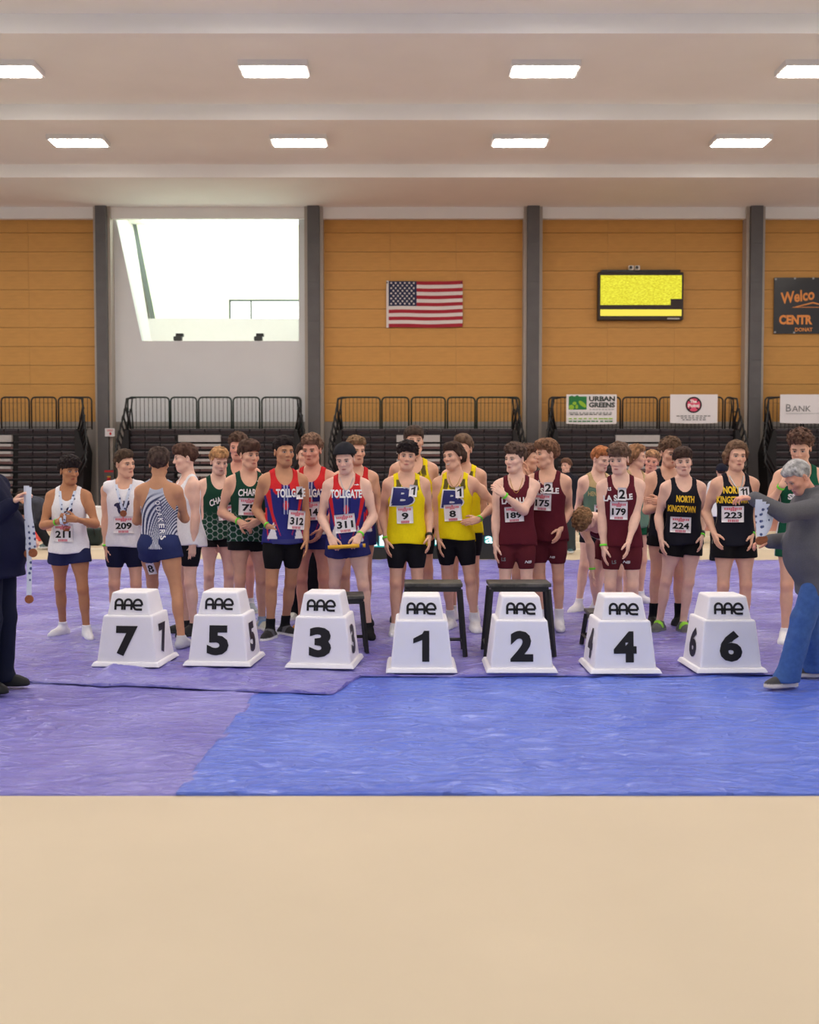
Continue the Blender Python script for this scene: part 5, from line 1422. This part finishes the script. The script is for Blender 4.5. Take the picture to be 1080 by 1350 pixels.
# chariho
i = person('fair haired runner in green hexagon vest with bowed head', 289, 820, 592, yaw=18, head=(10, 16, 0), skin='pale', hair=hair(BLD, t=.022, curl=.010, fringe=.02, freq=60), A={'wr': (279, 716, .06)}, B=LH,
           top_wear={'col': chariho, 'res': .0066}, bottom=black_short, sock=((220, 220, 224), .03))
letters(i, 'CHARIHO', 293, 661, .066, .25, m_white, rot=12, arc=.02); bib(i, '76', 299, 676, .17, .15, 5)
i = person('tall curly haired runner behind the chariho pair', 316, 808, 575, lod=1.3, yaw=10, head=(-12, 2, 0), skin='ruddy', hair=hair((78, 60, 50), t=.026, curl=.014, freq=60, top=.02), A=LH, B=LH, top_wear={'col': chariho, 'res': .0095}, bottom=black_short, sock=((220, 220, 224), .06), shoe=((150, 160, 170), (220, 220, 210)))
i = person('runner in green hexagon vest bib 75 with joined hands', 329, 834, 583, yaw=16, head=(22, 4, 0), skin='light', hair=hair((70, 52, 44), t=.024, curl=.008, fringe=.04, front=.045, streak=.5),
           A={'wr': (316, 688, .18), 'el': (290, 672, 0), 'd': (.8, -.5, -.45), 'n': (.2, .6, -.6), 'curl': .6}, B={'wr': (341, 687, .20), 'el': (368, 670, .1), 'd': (-.8, -.35, -.35), 'n': (-.2, 1, 0), 'curl': .4},
           feet=[(318, 834), (346, 830)], top_wear={'col': chariho, 'res': .0066}, bottom=black_short, sock=((150, 164, 190), .04), shoe=((196, 196, 180), (226, 226, 220), (120, 150, 190)))
letters(i, 'CHARIHO', 334, 651, .066, .27, m_white, rot=-3, arc=.012); bib(i, '75', 328, 668, .18, .16, -2); band(i, 0); letters(i, 'nb', 342, 634, .014, .04, m_white, skew=.3)
# toll gate
i = person('runner in red and navy vest bib 312 hand on hip', 375, 843, 578, yaw=16, head=(14, 2, 0), skin='tan', hair=hair(BLK, t=.016, curl=.008, freq=130, front=.064), face={'stubble': .25},
           A={'wr': (354, 694, .10), 'el': (334, 655, -.12), 'd': (.75, -.35, -.6), 'n': (.8, .3, 0), 'curl': .3}, B={'wr': (404, 712, .02)}, feet=[(357, 843), (376, 838)], foot_yaw=(-15, 15),
           top_wear={'col': tollgate, 'res': .0070}, bottom={'type': 'half', 'col': (26, 25, 28), 'len': .66}, sock=((28, 28, 30), .10), shoe=((34, 34, 38), (226, 226, 226), (90, 90, 96)))
letters(i, 'TOLLGATE', 385, 650, .076, .27, m_white, bold=.04, rot=1); bib(i, '312', 393, 686, .165, .165, -6); sticker(i, '4', 397, 650, .07, .11); band(i, 0)
shape(i, poly2d([(-.13, -.05), (.12, -.05), (.12, -.085), (-.12, -.09)], .02), 'hem_panel', m_navy)
person('runner in dark trousers hidden behind the 312 vest', 403, 816, 586, lod=1.3, yaw=5, head=(10, -4, 0), skin='light', hair=hair(DBRN, t=.016), A=LH, B=LH, top_wear={'col': (60, 40, 50), 'res': .013}, bottom={'type': 'pants', 'col': (26, 26, 32)}, shoe=((210, 212, 206), (230, 230, 230)))
i = person('curly haired runner in red and navy vest bib 314', 413, 832, 576, yaw=-6, head=(-8, 8, 0), skin='ruddy', hair=hair((104, 80, 66), t=.022, curl=.013, freq=75, top=.018), A=LH, B={'wr': (424, 698, .14), 'el': (440, 670, -.1), 'd': (-.4, -.3, -.9), 'curl': .4},
           top_wear={'col': tollgate, 'res': .0075}, bottom={'type': 'short', 'col': (42, 44, 100), 'len': .36}, sock=((40, 40, 90), .05), shoe=((214, 150, 60), (230, 180, 90)))
letters(i, 'TOLLGATE', 412, 650, .076, .27, m_white, bold=.04); bib(i, '314', 410, 674, .165, .165, 4)
i = person('runner with black headband in red and navy vest bib 311', 458, 843, 586, yaw=0, head=(-10, 18, -3), skin='pale', hair={'col': (50, 40, 38), 't': .014, 'curl': .004, 'headband': (40, 40, 46)},
           A={'wr': (436, 708, .16), 'el': (420, 660, -.1), 'd': (.35, -.45, -.75), 'n': (.3, .8, -.5), 'th': (1, 0, 0), 'curl': .75}, B={'wr': (474, 706, .16), 'el': (500, 660, -.1), 'd': (-.35, -.45, -.75), 'n': (-.3, .8, -.5), 'th': (-1, 0, 0), 'curl': .75},
           feet=[(440, 838), (486, 842)], top_wear={'col': tollgate, 'res': .0070}, bottom={'type': 'short', 'col': (42, 44, 100), 'len': .34}, sock=((30, 30, 34), .06))
letters(i, 'TOLLGATE', 456, 651, .076, .285, m_white, bold=.04); bib(i, '311', 455, 690, .185, .165, 6); band(i, 1); chain(i, .12); letters(i, 'nb', 470, 639, .014, .04, m_white, skew=.3)
w0, w1 = i['hands'][0][0], i['hands'][1][0]; dz = np.array([0, -.055, -.088]) * i['s']
a, b = w0 + dz, w1 + dz; a, b = i['root'] + a - norm(b - a) * .02, i['root'] + b + norm(b - a) * .055
e = empty('relay_baton', a, 0, 'yellow relay baton held in both hands by runner 311', 'baton'); L = b - a
MB().tube([(0, 0, 0), tuple(L * .84)], .017, 12).build('tube', mat('baton_yellow', (232, 178, 48), .35), e, smooth=True)
MB().tube([tuple(L * .84), tuple(L * .93)], .0175, 12).build('blue_band', mat('baton_blue', (44, 56, 140), .35), e, smooth=True); MB().tube([tuple(L * .93), tuple(L)], .0172, 12).build('end', mat('baton_yellow'), e, smooth=True)
i = person('sandy curly haired runner behind the black headband', 469, 824, 578, lod=1.3, yaw=4, head=(20, 4, 0), skin='light', hair=hair((112, 88, 66), t=.020, curl=.011, freq=75), A=LH, B=LH, top_wear={'col': tollgate, 'res': .0095}, bottom={'type': 'short', 'col': (42, 44, 100), 'len': .34}, sock=((30, 30, 34), .06))
# yellow
i = person('very tall runner in yellow vest behind bib 9', 546, 822, 565, lod=1.3, yaw=4, head=(2, -2, 0), skin='light', hair=hair((66, 54, 46), t=.018, fringe=.02, front=.054), A={'hang': (.24, .02, -.06)}, B={'wr': (575, 690, .0)}, feet=[(524, 818), (566, 822)],
           top_wear={'col': yellow, 'res': .009}, bottom=black_half, sock=((226, 226, 230), .08), shoe=((30, 30, 30), (60, 60, 60)))
i = person('dark haired runner in yellow vest bib 9', 536, 838, 585, yaw=6, head=(-8, 0, 5), skin='light', hair=hair(BLK, t=.024, curl=.015, freq=60, top=.014, front=.05, fringe=.02), A={'wr': (509, 712, .04)}, B={'wr': (566, 708, .06)},
           top_wear={'col': yellow, 'res': .0070}, bottom=black_half, sock=((220, 220, 226), .03))
B_logo(i, 532, 655, 1.12); bib(i, '9', 534, 679, .15, .155, 2); sticker(i, '1', 545, 647, .075, .105, -8); band(i, 0); band(i, 1, m_black, 'watch', .031, .03)
i = person('lean faced runner in yellow vest behind bib 8', 611, 818, 576, lod=1.3, yaw=-12, head=(-16, 4, 0), skin='light', hair=hair((96, 76, 62), t=.018, curl=.007, front=.066, top=.016), A={'hang': (.23, .0, -.08)}, B={'wr': (626, 700, -.02), 'el': (664, 640, -.1), 'hide': 1},
           top_wear={'col': yellow, 'res': .0085}, bottom=black_half, sock=((226, 226, 230), .06), shoe=((226, 224, 228), (230, 230, 230)))
i = person('smiling dark haired runner in yellow vest bib 8 hand on hip', 600, 832, 585, yaw=-8, head=(-34, 2, -6), skin='light', face={'smile': True}, hair=hair(DBRN, t=.020, curl=.006, front=.058, long=.012, top=.008), A={'wr': (579, 712, .05)},
           B={'wr': (631, 685, .13), 'el': (652, 650, -.06), 'd': (-.9, -.45, -.2), 'n': (-.3, .9, -.1), 'th': (0, 0, 1), 'curl': .25}, feet=[(594, 828), (626, 832)], top_wear={'col': yellow, 'res': .0070, 'hem': -.07}, bottom=black_half, sock=((226, 226, 230), .09), shoe=((226, 224, 228), (236, 236, 236)))
B_logo(i, 597, 658, 1.12); bib(i, '8', 597, 676, .165, .155, 4); sticker(i, '1', 606, 649, .075, .105, 3); band(i, 1); chain(i, .11, mat('gold_chain', (190, 150, 80), .35, metal=.8), .003)
# la salle
i = person('runner with hand raised to ear hidden behind bib 189', 694, 822, 589, lod=1.3, yaw=12, head=(60, 0, 0), skin='light', hair=hair((84, 64, 54), t=.024, curl=.014, freq=65), A=LH, B={'wr': (697, 630, .14), 'el': (712, 668, .1), 'd': (-.05, .1, 1), 'n': (-1, .2, 0), 'th': (0, -1, 0), 'curl': .35}, top_wear={'col': (30, 80, 60), 'res': .013}, bottom=black_short, sock=((226, 226, 230), .03))
i = person('runner in maroon vest bib 175 looking aside', 721, 832, 582, yaw=-14, head=(-56, 2, 0), skin='light', hair=hair((104, 76, 58), t=.022, curl=.009, fringe=.02, front=.056, back=-.09), A={'hide': 1}, B={'wr': (739, 698, .10)},
           feet=[(716, 832), (737, 831)], top_wear={'col': maroon}, bottom=maroon_half, sock=((230, 228, 234), .12))
letters(i, 'LA SALLE', 718, 647, .055, .26, m_white, bold=.04); bib(i, '175', 715, 662, .165, .155, -2); sticker(i, '2', 723, 643, .075, .10, 2); letters(i, 'LS', 711, 635, .03, .03, m_white)
u, v = uv_of(i, 728, 735); shape(i, mv(text2d('NB', .022, .05, .03, skew=.35), u, v), 'emblem', m_white, on='bottom')
i = person('runner in maroon vest bib 189 hand on his shoulder', 680, 838, 588, yaw=-6, head=(-38, 4, 0), skin='pale', hair=hair((78, 62, 54), t=.024, curl=.013, freq=65, top=.018, front=.056), A={'wr': (653, 722, .06)},
           B={'wr': (664, 652, .22), 'el': (692, 700, .20), 'd': (-.75, .25, .55), 'n': (0, 1, -.3), 'th': (0, 0, 1), 'curl': .35}, top_wear={'col': maroon}, bottom=dict(maroon_half, len=.66), sock=((230, 228, 234), .1))
letters(i, 'LA SALLE', 680, 660, .055, .26, m_white, bold=.04, rot=4); bib(i, '189', 678, 678, .175, .14, 4); band(i, 1); chain(i, .14, mat('gold_chain'), .003)
u, v = uv_of(i, 697, 741); shape(i, mv(text2d('NB', .026, .06, .03, skew=.35), u, v), 'emblem', m_white, on='bottom'); u, v = uv_of(i, 664, 738); shape(i, mv(text2d('LS', .035, .04, .03), u, v), 'emblem', MATS['print_grey'], on='bottom')
# far boy
person('boy in dark jacket standing far back by the bleachers', 746, 728, 606, lod=1.3, yaw=-30, head=(-10, 0, 0), skin='light', hair=hair((92, 66, 52), t=.026, curl=.008, fringe=.03), A=LH, B={}, top_wear={'type': 'jacket', 'col': (38, 38, 46), 'res': .012, 'hem': -.12}, bottom={'type': 'pants', 'col': (58, 64, 66), 'res': .012}, shoe=((60, 90, 92), (220, 220, 220)))
# hendricken and the group behind
i = person('red haired runner in sage green vest with tan straps', 787, 806, 590, yaw=14, head=(24, 16, 0), skin='pale', hair=hair(GNG, t=.016, curl=.006, top=.014), A={'wr': (770, 700, .04)}, B=LH, feet=[(764, 807), (786, 808)], foot_yaw=(-40, 0),
           top_wear={'col': hendricken, 'res': .007}, bottom={'type': 'half', 'col': (28, 27, 32), 'len': .40}, sock=((230, 228, 234), .06), shoe=((230, 228, 232), (235, 235, 235)))
letters(i, 'HENDRICKEN', 792, 651, .05, .25, m_tan, bold=.02); bib(i, '146', 794, 674, .17, .14); band(i, 0)
i = person('long haired runner facing away behind bib 179', 836, 796, 588, lod=1.3, yaw=30, head=(40, 4, 0), skin='light', hair=hair((126, 92, 66), t=.022, curl=.006, long=.035), A=LH, B=LH, top_wear={'col': hendricken, 'res': .013}, bottom={'type': 'short', 'col': (28, 92, 62), 'len': .3}, sock=((230, 228, 234), .05))
i = person('sandy haired man standing behind the maroon and black vests', 856, 787, 596, lod=1.3, yaw=-10, head=(-6, 2, 8), skin='ruddy', hair=hair((138, 104, 76), t=.022, curl=.011, freq=70), A=LH, B=LH, top_wear={'col': (206, 206, 206), 'res': .013}, bottom={'type': 'short', 'col': (26, 92, 62), 'len': .36}, sock=((230, 228, 234), .09))
i = person('curly haired runner in maroon vest bending far forward', 806, 818, None, h=1.74, yaw=-36, lean=(72, 0, 0), head=(0, 20, 0), drop=.06, hip_shift=(0, .07), skin='pale', hair=hair((122, 94, 68), t=.024, curl=.014, freq=65), A={'wr': (781, 752, .36), 'el': (786, 715, .5), 'd': (0, 0, -1)}, B={'wr': (806, 756, .30), 'el': (820, 715, .3), 'd': (0, 0, -1)},
           feet=[(787, 817), (812, 820)], top_wear={'col': maroon}, bottom=maroon_half, sock=((230, 228, 234), .06))
band(i, 0); bib(i, '188', 795, 695, .17, .15)
i = person('curly haired runner in maroon vest bib 179 looking down', 819, 842, 587, yaw=-8, head=(-22, 14, 0), lean=(4, -2, 0), skin='pale', hair=hair((90, 70, 58), t=.026, curl=.012, freq=60, top=.016, front=.05, fringe=.02), A={'wr': (796, 728, .08)}, B={'wr': (829, 714, .22), 'el': (852, 672, -.1), 'd': (-.1, -.35, -.9), 'curl': .25, 'spread': .2},
           top_wear={'col': maroon}, bottom=maroon_half, sock=((230, 228, 234), .1))
letters(i, 'LA SALLE', 815, 656, .055, .26, m_white, bold=.04, rot=3); bib(i, '179', 816, 673, .155, .165, -2); sticker(i, '2', 820, 651, .075, .115, -3); letters(i, 'LS', 804, 645, .03, .03, m_white); band(i, 0)
u, v = uv_of(i, 827, 742); shape(i, mv(text2d('NB', .026, .06, .03, skew=.35), u, v), 'emblem', m_white, on='bottom'); u, v = uv_of(i, 810, 742); shape(i, mv(text2d('LS', .035, .04, .03), u, v), 'emblem', MATS['print_grey'], on='bottom')
# north kingstown
i = person('runner in black vest with folded arms and bowed head', 879, 827, 580, yaw=6, head=(8, 12, 0), skin='light', hair=hair((86, 66, 52), t=.024, curl=.013, freq=60, fringe=.03, top=.016), A={'wr': (884, 664, .20), 'el': (858, 668, .05), 'd': (1, 0, .1), 'n': (0, 1, 0)}, B={'wr': (872, 662, .22), 'el': (905, 668, .05), 'd': (-1, 0, .1), 'n': (0, 1, 0)},
           feet=[(862, 826), (896, 826)], top_wear={'col': nk}, bottom=black_short, sock=((26, 26, 30), .14), shoe=((28, 28, 30), (40, 40, 40)))
letters(i, 'KINGSTOWN', 881, 663, .064, .26, m_gold, bold=.035)
i = person('dark haired runner in black north kingstown vest bib 224', 899, 834, 592, yaw=-4, head=(-4, 6, -3), skin='pale', hair=hair(DBRN, t=.020, curl=.006, fringe=.035, front=.05, part=-.01), A={'wr': (872, 712, .08)}, B={'wr': (925, 708, .06)},
           feet=[(870, 832), (901, 834)], foot_yaw=(-15, 0), top_wear={'col': nk}, bottom=dict(black_short, len=.36), shoe=((92, 94, 96), (120, 122, 120), (150, 220, 60)))
letters(i, 'NORTH', 904, 658, .066, .17, m_gold, bold=.045, rot=-3); letters(i, 'KINGSTOWN', 900, 671, .064, .255, m_gold, bold=.035, rot=-3); bib(i, '224', 898, 692, .19, .15, -2); band(i, 1); band(i, 1, m_black, 'watch', .031, .028, .045)
person('spectator in black cap and white shirt behind bib 223', 950, 742, 618, lod=1.3, yaw=150, h=1.56, head=(20, 0, 0), skin='light', hair={'col': (60, 46, 40), 't': .010, 'curl': .003, 'cap': (34, 34, 46)}, A=LH, B=LH, top_wear={'type': 'jacket', 'col': (226, 226, 228), 'res': .012, 'hem': -.1}, bottom={'type': 'pants', 'col': (30, 30, 36), 'res': .012}, shoe=((30, 30, 30), (40, 40, 40)))
i = person('long haired runner in black north kingstown vest bib 223', 967, 842, 584, yaw=0, head=(2, 2, 2), skin='light', hair=hair((96, 74, 58), t=.020, curl=.008, freq=55, front=.075, long=.030), A={'wr': (942, 704, .05)}, B={'wr': (991, 706, .06)},
           top_wear={'col': nk}, bottom=dict(black_short, len=.40), sock=((230, 228, 234), .04))
letters(i, 'NORTH', 968, 646, .066, .17, m_gold, bold=.045); letters(i, 'KINGSTOWN', 968, 659, .064, .27, m_gold, bold=.035); bib(i, '223', 967, 678, .185, .145, 1); sticker(i, '11', 981, 648, .10, .085); chain(i, .12, None, .006); band(i, 1)
# smithfield
i = person('tall curly haired runner in green vest with raised hand', 1053, 848, 570, yaw=-12, head=(-16, 22, 0), skin='light', hair=hair((84, 62, 52), t=.032, curl=.018, freq=60, top=.02), A={'wr': (1031, 640, .20), 'el': (1010, 680, .1), 'd': (.62, -.2, .75), 'n': (.6, .6, 0), 'th': (0, -.3, 1), 'curl': .4}, B=LH,
           top_wear={'col': smith}, bottom={'type': 'short', 'col': smith_short, 'len': .42}, sock=((230, 228, 234), .04), shoe=((230, 230, 232), (236, 236, 236)))
letters(i, 'SMI', 1048, 655, .05, .10, m_white, bold=.05); band(i, 0)
# coach
i = person('grey haired man in charcoal sweater and jeans handing out ribbons', 1066, 902, None, h=1.63, yaw=-84, lean=(10, 0, 0), head=(8, 36, 0), hip_shift=(0, .05), skin='ruddy', hair=hair((150, 148, 148), t=.012, curl=.005, top=.006, brow=(150, 140, 136)), fat=.016,
           B={'wr': (993, 657, .18), 'el': (1012, 690, .24), 'd': (-.10, -1, .10), 'n': (-.2, 0, -1), 'th': (-.6, 0, .6), 'curl': .55}, A={'wr': (1013, 714, -.12), 'el': (1050, 705, -.2), 'd': (0, -1, 0), 'n': (0, 0, -1), 'th': (0, 0, 1), 'curl': .7},
           feet=[(1070, 892), (1034, 905)], top_wear={'type': 'sweater', 'col': (98, 97, 102), 'hem': -.22, 'infl': .016, 'res': .009}, bottom={'type': 'pants', 'name': 'jeans', 'col': (66, 98, 158), 'denim': 1}, sock=((60, 60, 64), .04), shoe=((70, 68, 70), (226, 214, 204), (110, 60, 50)))
band(i, 0, m_bando, w=.028); coach = i
# crouching person far left
person('person in dark grey crouching over the red bin', 64, 722, None, h=1.70, lod=1.3, yaw=-70, lean=(60, 0, 0), drop=.28, hip_shift=(0, .16), head=(0, 10, 0), skin='light', hair=hair(DBRN), A={'wr': (46, 702, .2), 'hide': 1}, B={'wr': (50, 704, .0), 'hide': 1}, top_wear={'type': 'jacket', 'col': (66, 68, 78), 'res': .012, 'hem': -.1}, bottom={'type': 'pants', 'col': (34, 36, 42), 'res': .012}, shoe=((90, 110, 110), (210, 210, 210)))

# ------------------------------------------------------------------ loose medals in the hands of the officials
def hanging(label, top_px, top_py, bot_py, Y, w=.034, dx=0.0, disc=True, group=None):
    a = U(top_px, top_py, Y); b = U(top_px + dx, bot_py, Y); e = empty('medal', b, 0, label, 'medal', group)
    L = a[2] - b[2]; vs = []; n = 10
    for t in (0, .004):
        for k in range(n + 1):
            f = k / n
            for sg in (-.5, .5): vs.append((-(dx * Y / F_PX) * f + sg * w + .004 * math.sin(f * 7), .012 * math.sin(f * 5 + top_px) + t, L * f + .03))
    N = 2 * (n + 1); fs = []
    for k in range(n): fs += [(2 * k, 2 * k + 1, 2 * k + 3, 2 * k + 2), (N + 2 * k, N + 2 * k + 2, N + 2 * k + 3, N + 2 * k + 1), (2 * k, 2 * k + 2, N + 2 * k + 2, N + 2 * k), (2 * k + 1, N + 2 * k + 1, N + 2 * k + 3, 2 * k + 3)]
    MB().add(vs, fs).build('ribbon', m_ribbon, e)
    if disc: MB().tube([(0, -.004, 0), (0, .006, 0)], .030, 16).build('disc', m_bronze, e)
    return e
y1 = i1['root'][1]
hanging('bronze medal on the longest ribbon in the official\'s raised hand', 37, 646, 790, y1 - .10, dx=1.5)
hanging('bronze medal on the shorter ribbon nearest the official\'s coat', 36, 646, 730, y1 - .07, dx=1.5)
hanging('bronze medal whose ribbon hangs in front of the official\'s lower hand', 39, 648, 729, y1 - .13, dx=4.5)
yc = coach['root'][1]
for k in range(5):
    hanging('printed medal ribbon fanned between the two hands of the grey haired man', 999 + k * 5.4, 664 + k * 3, 713 - k * .5, yc - .31 + .03 * k, w=.045, dx=3 - k * 4.2, disc=True, group='ribbons held by the grey haired man')
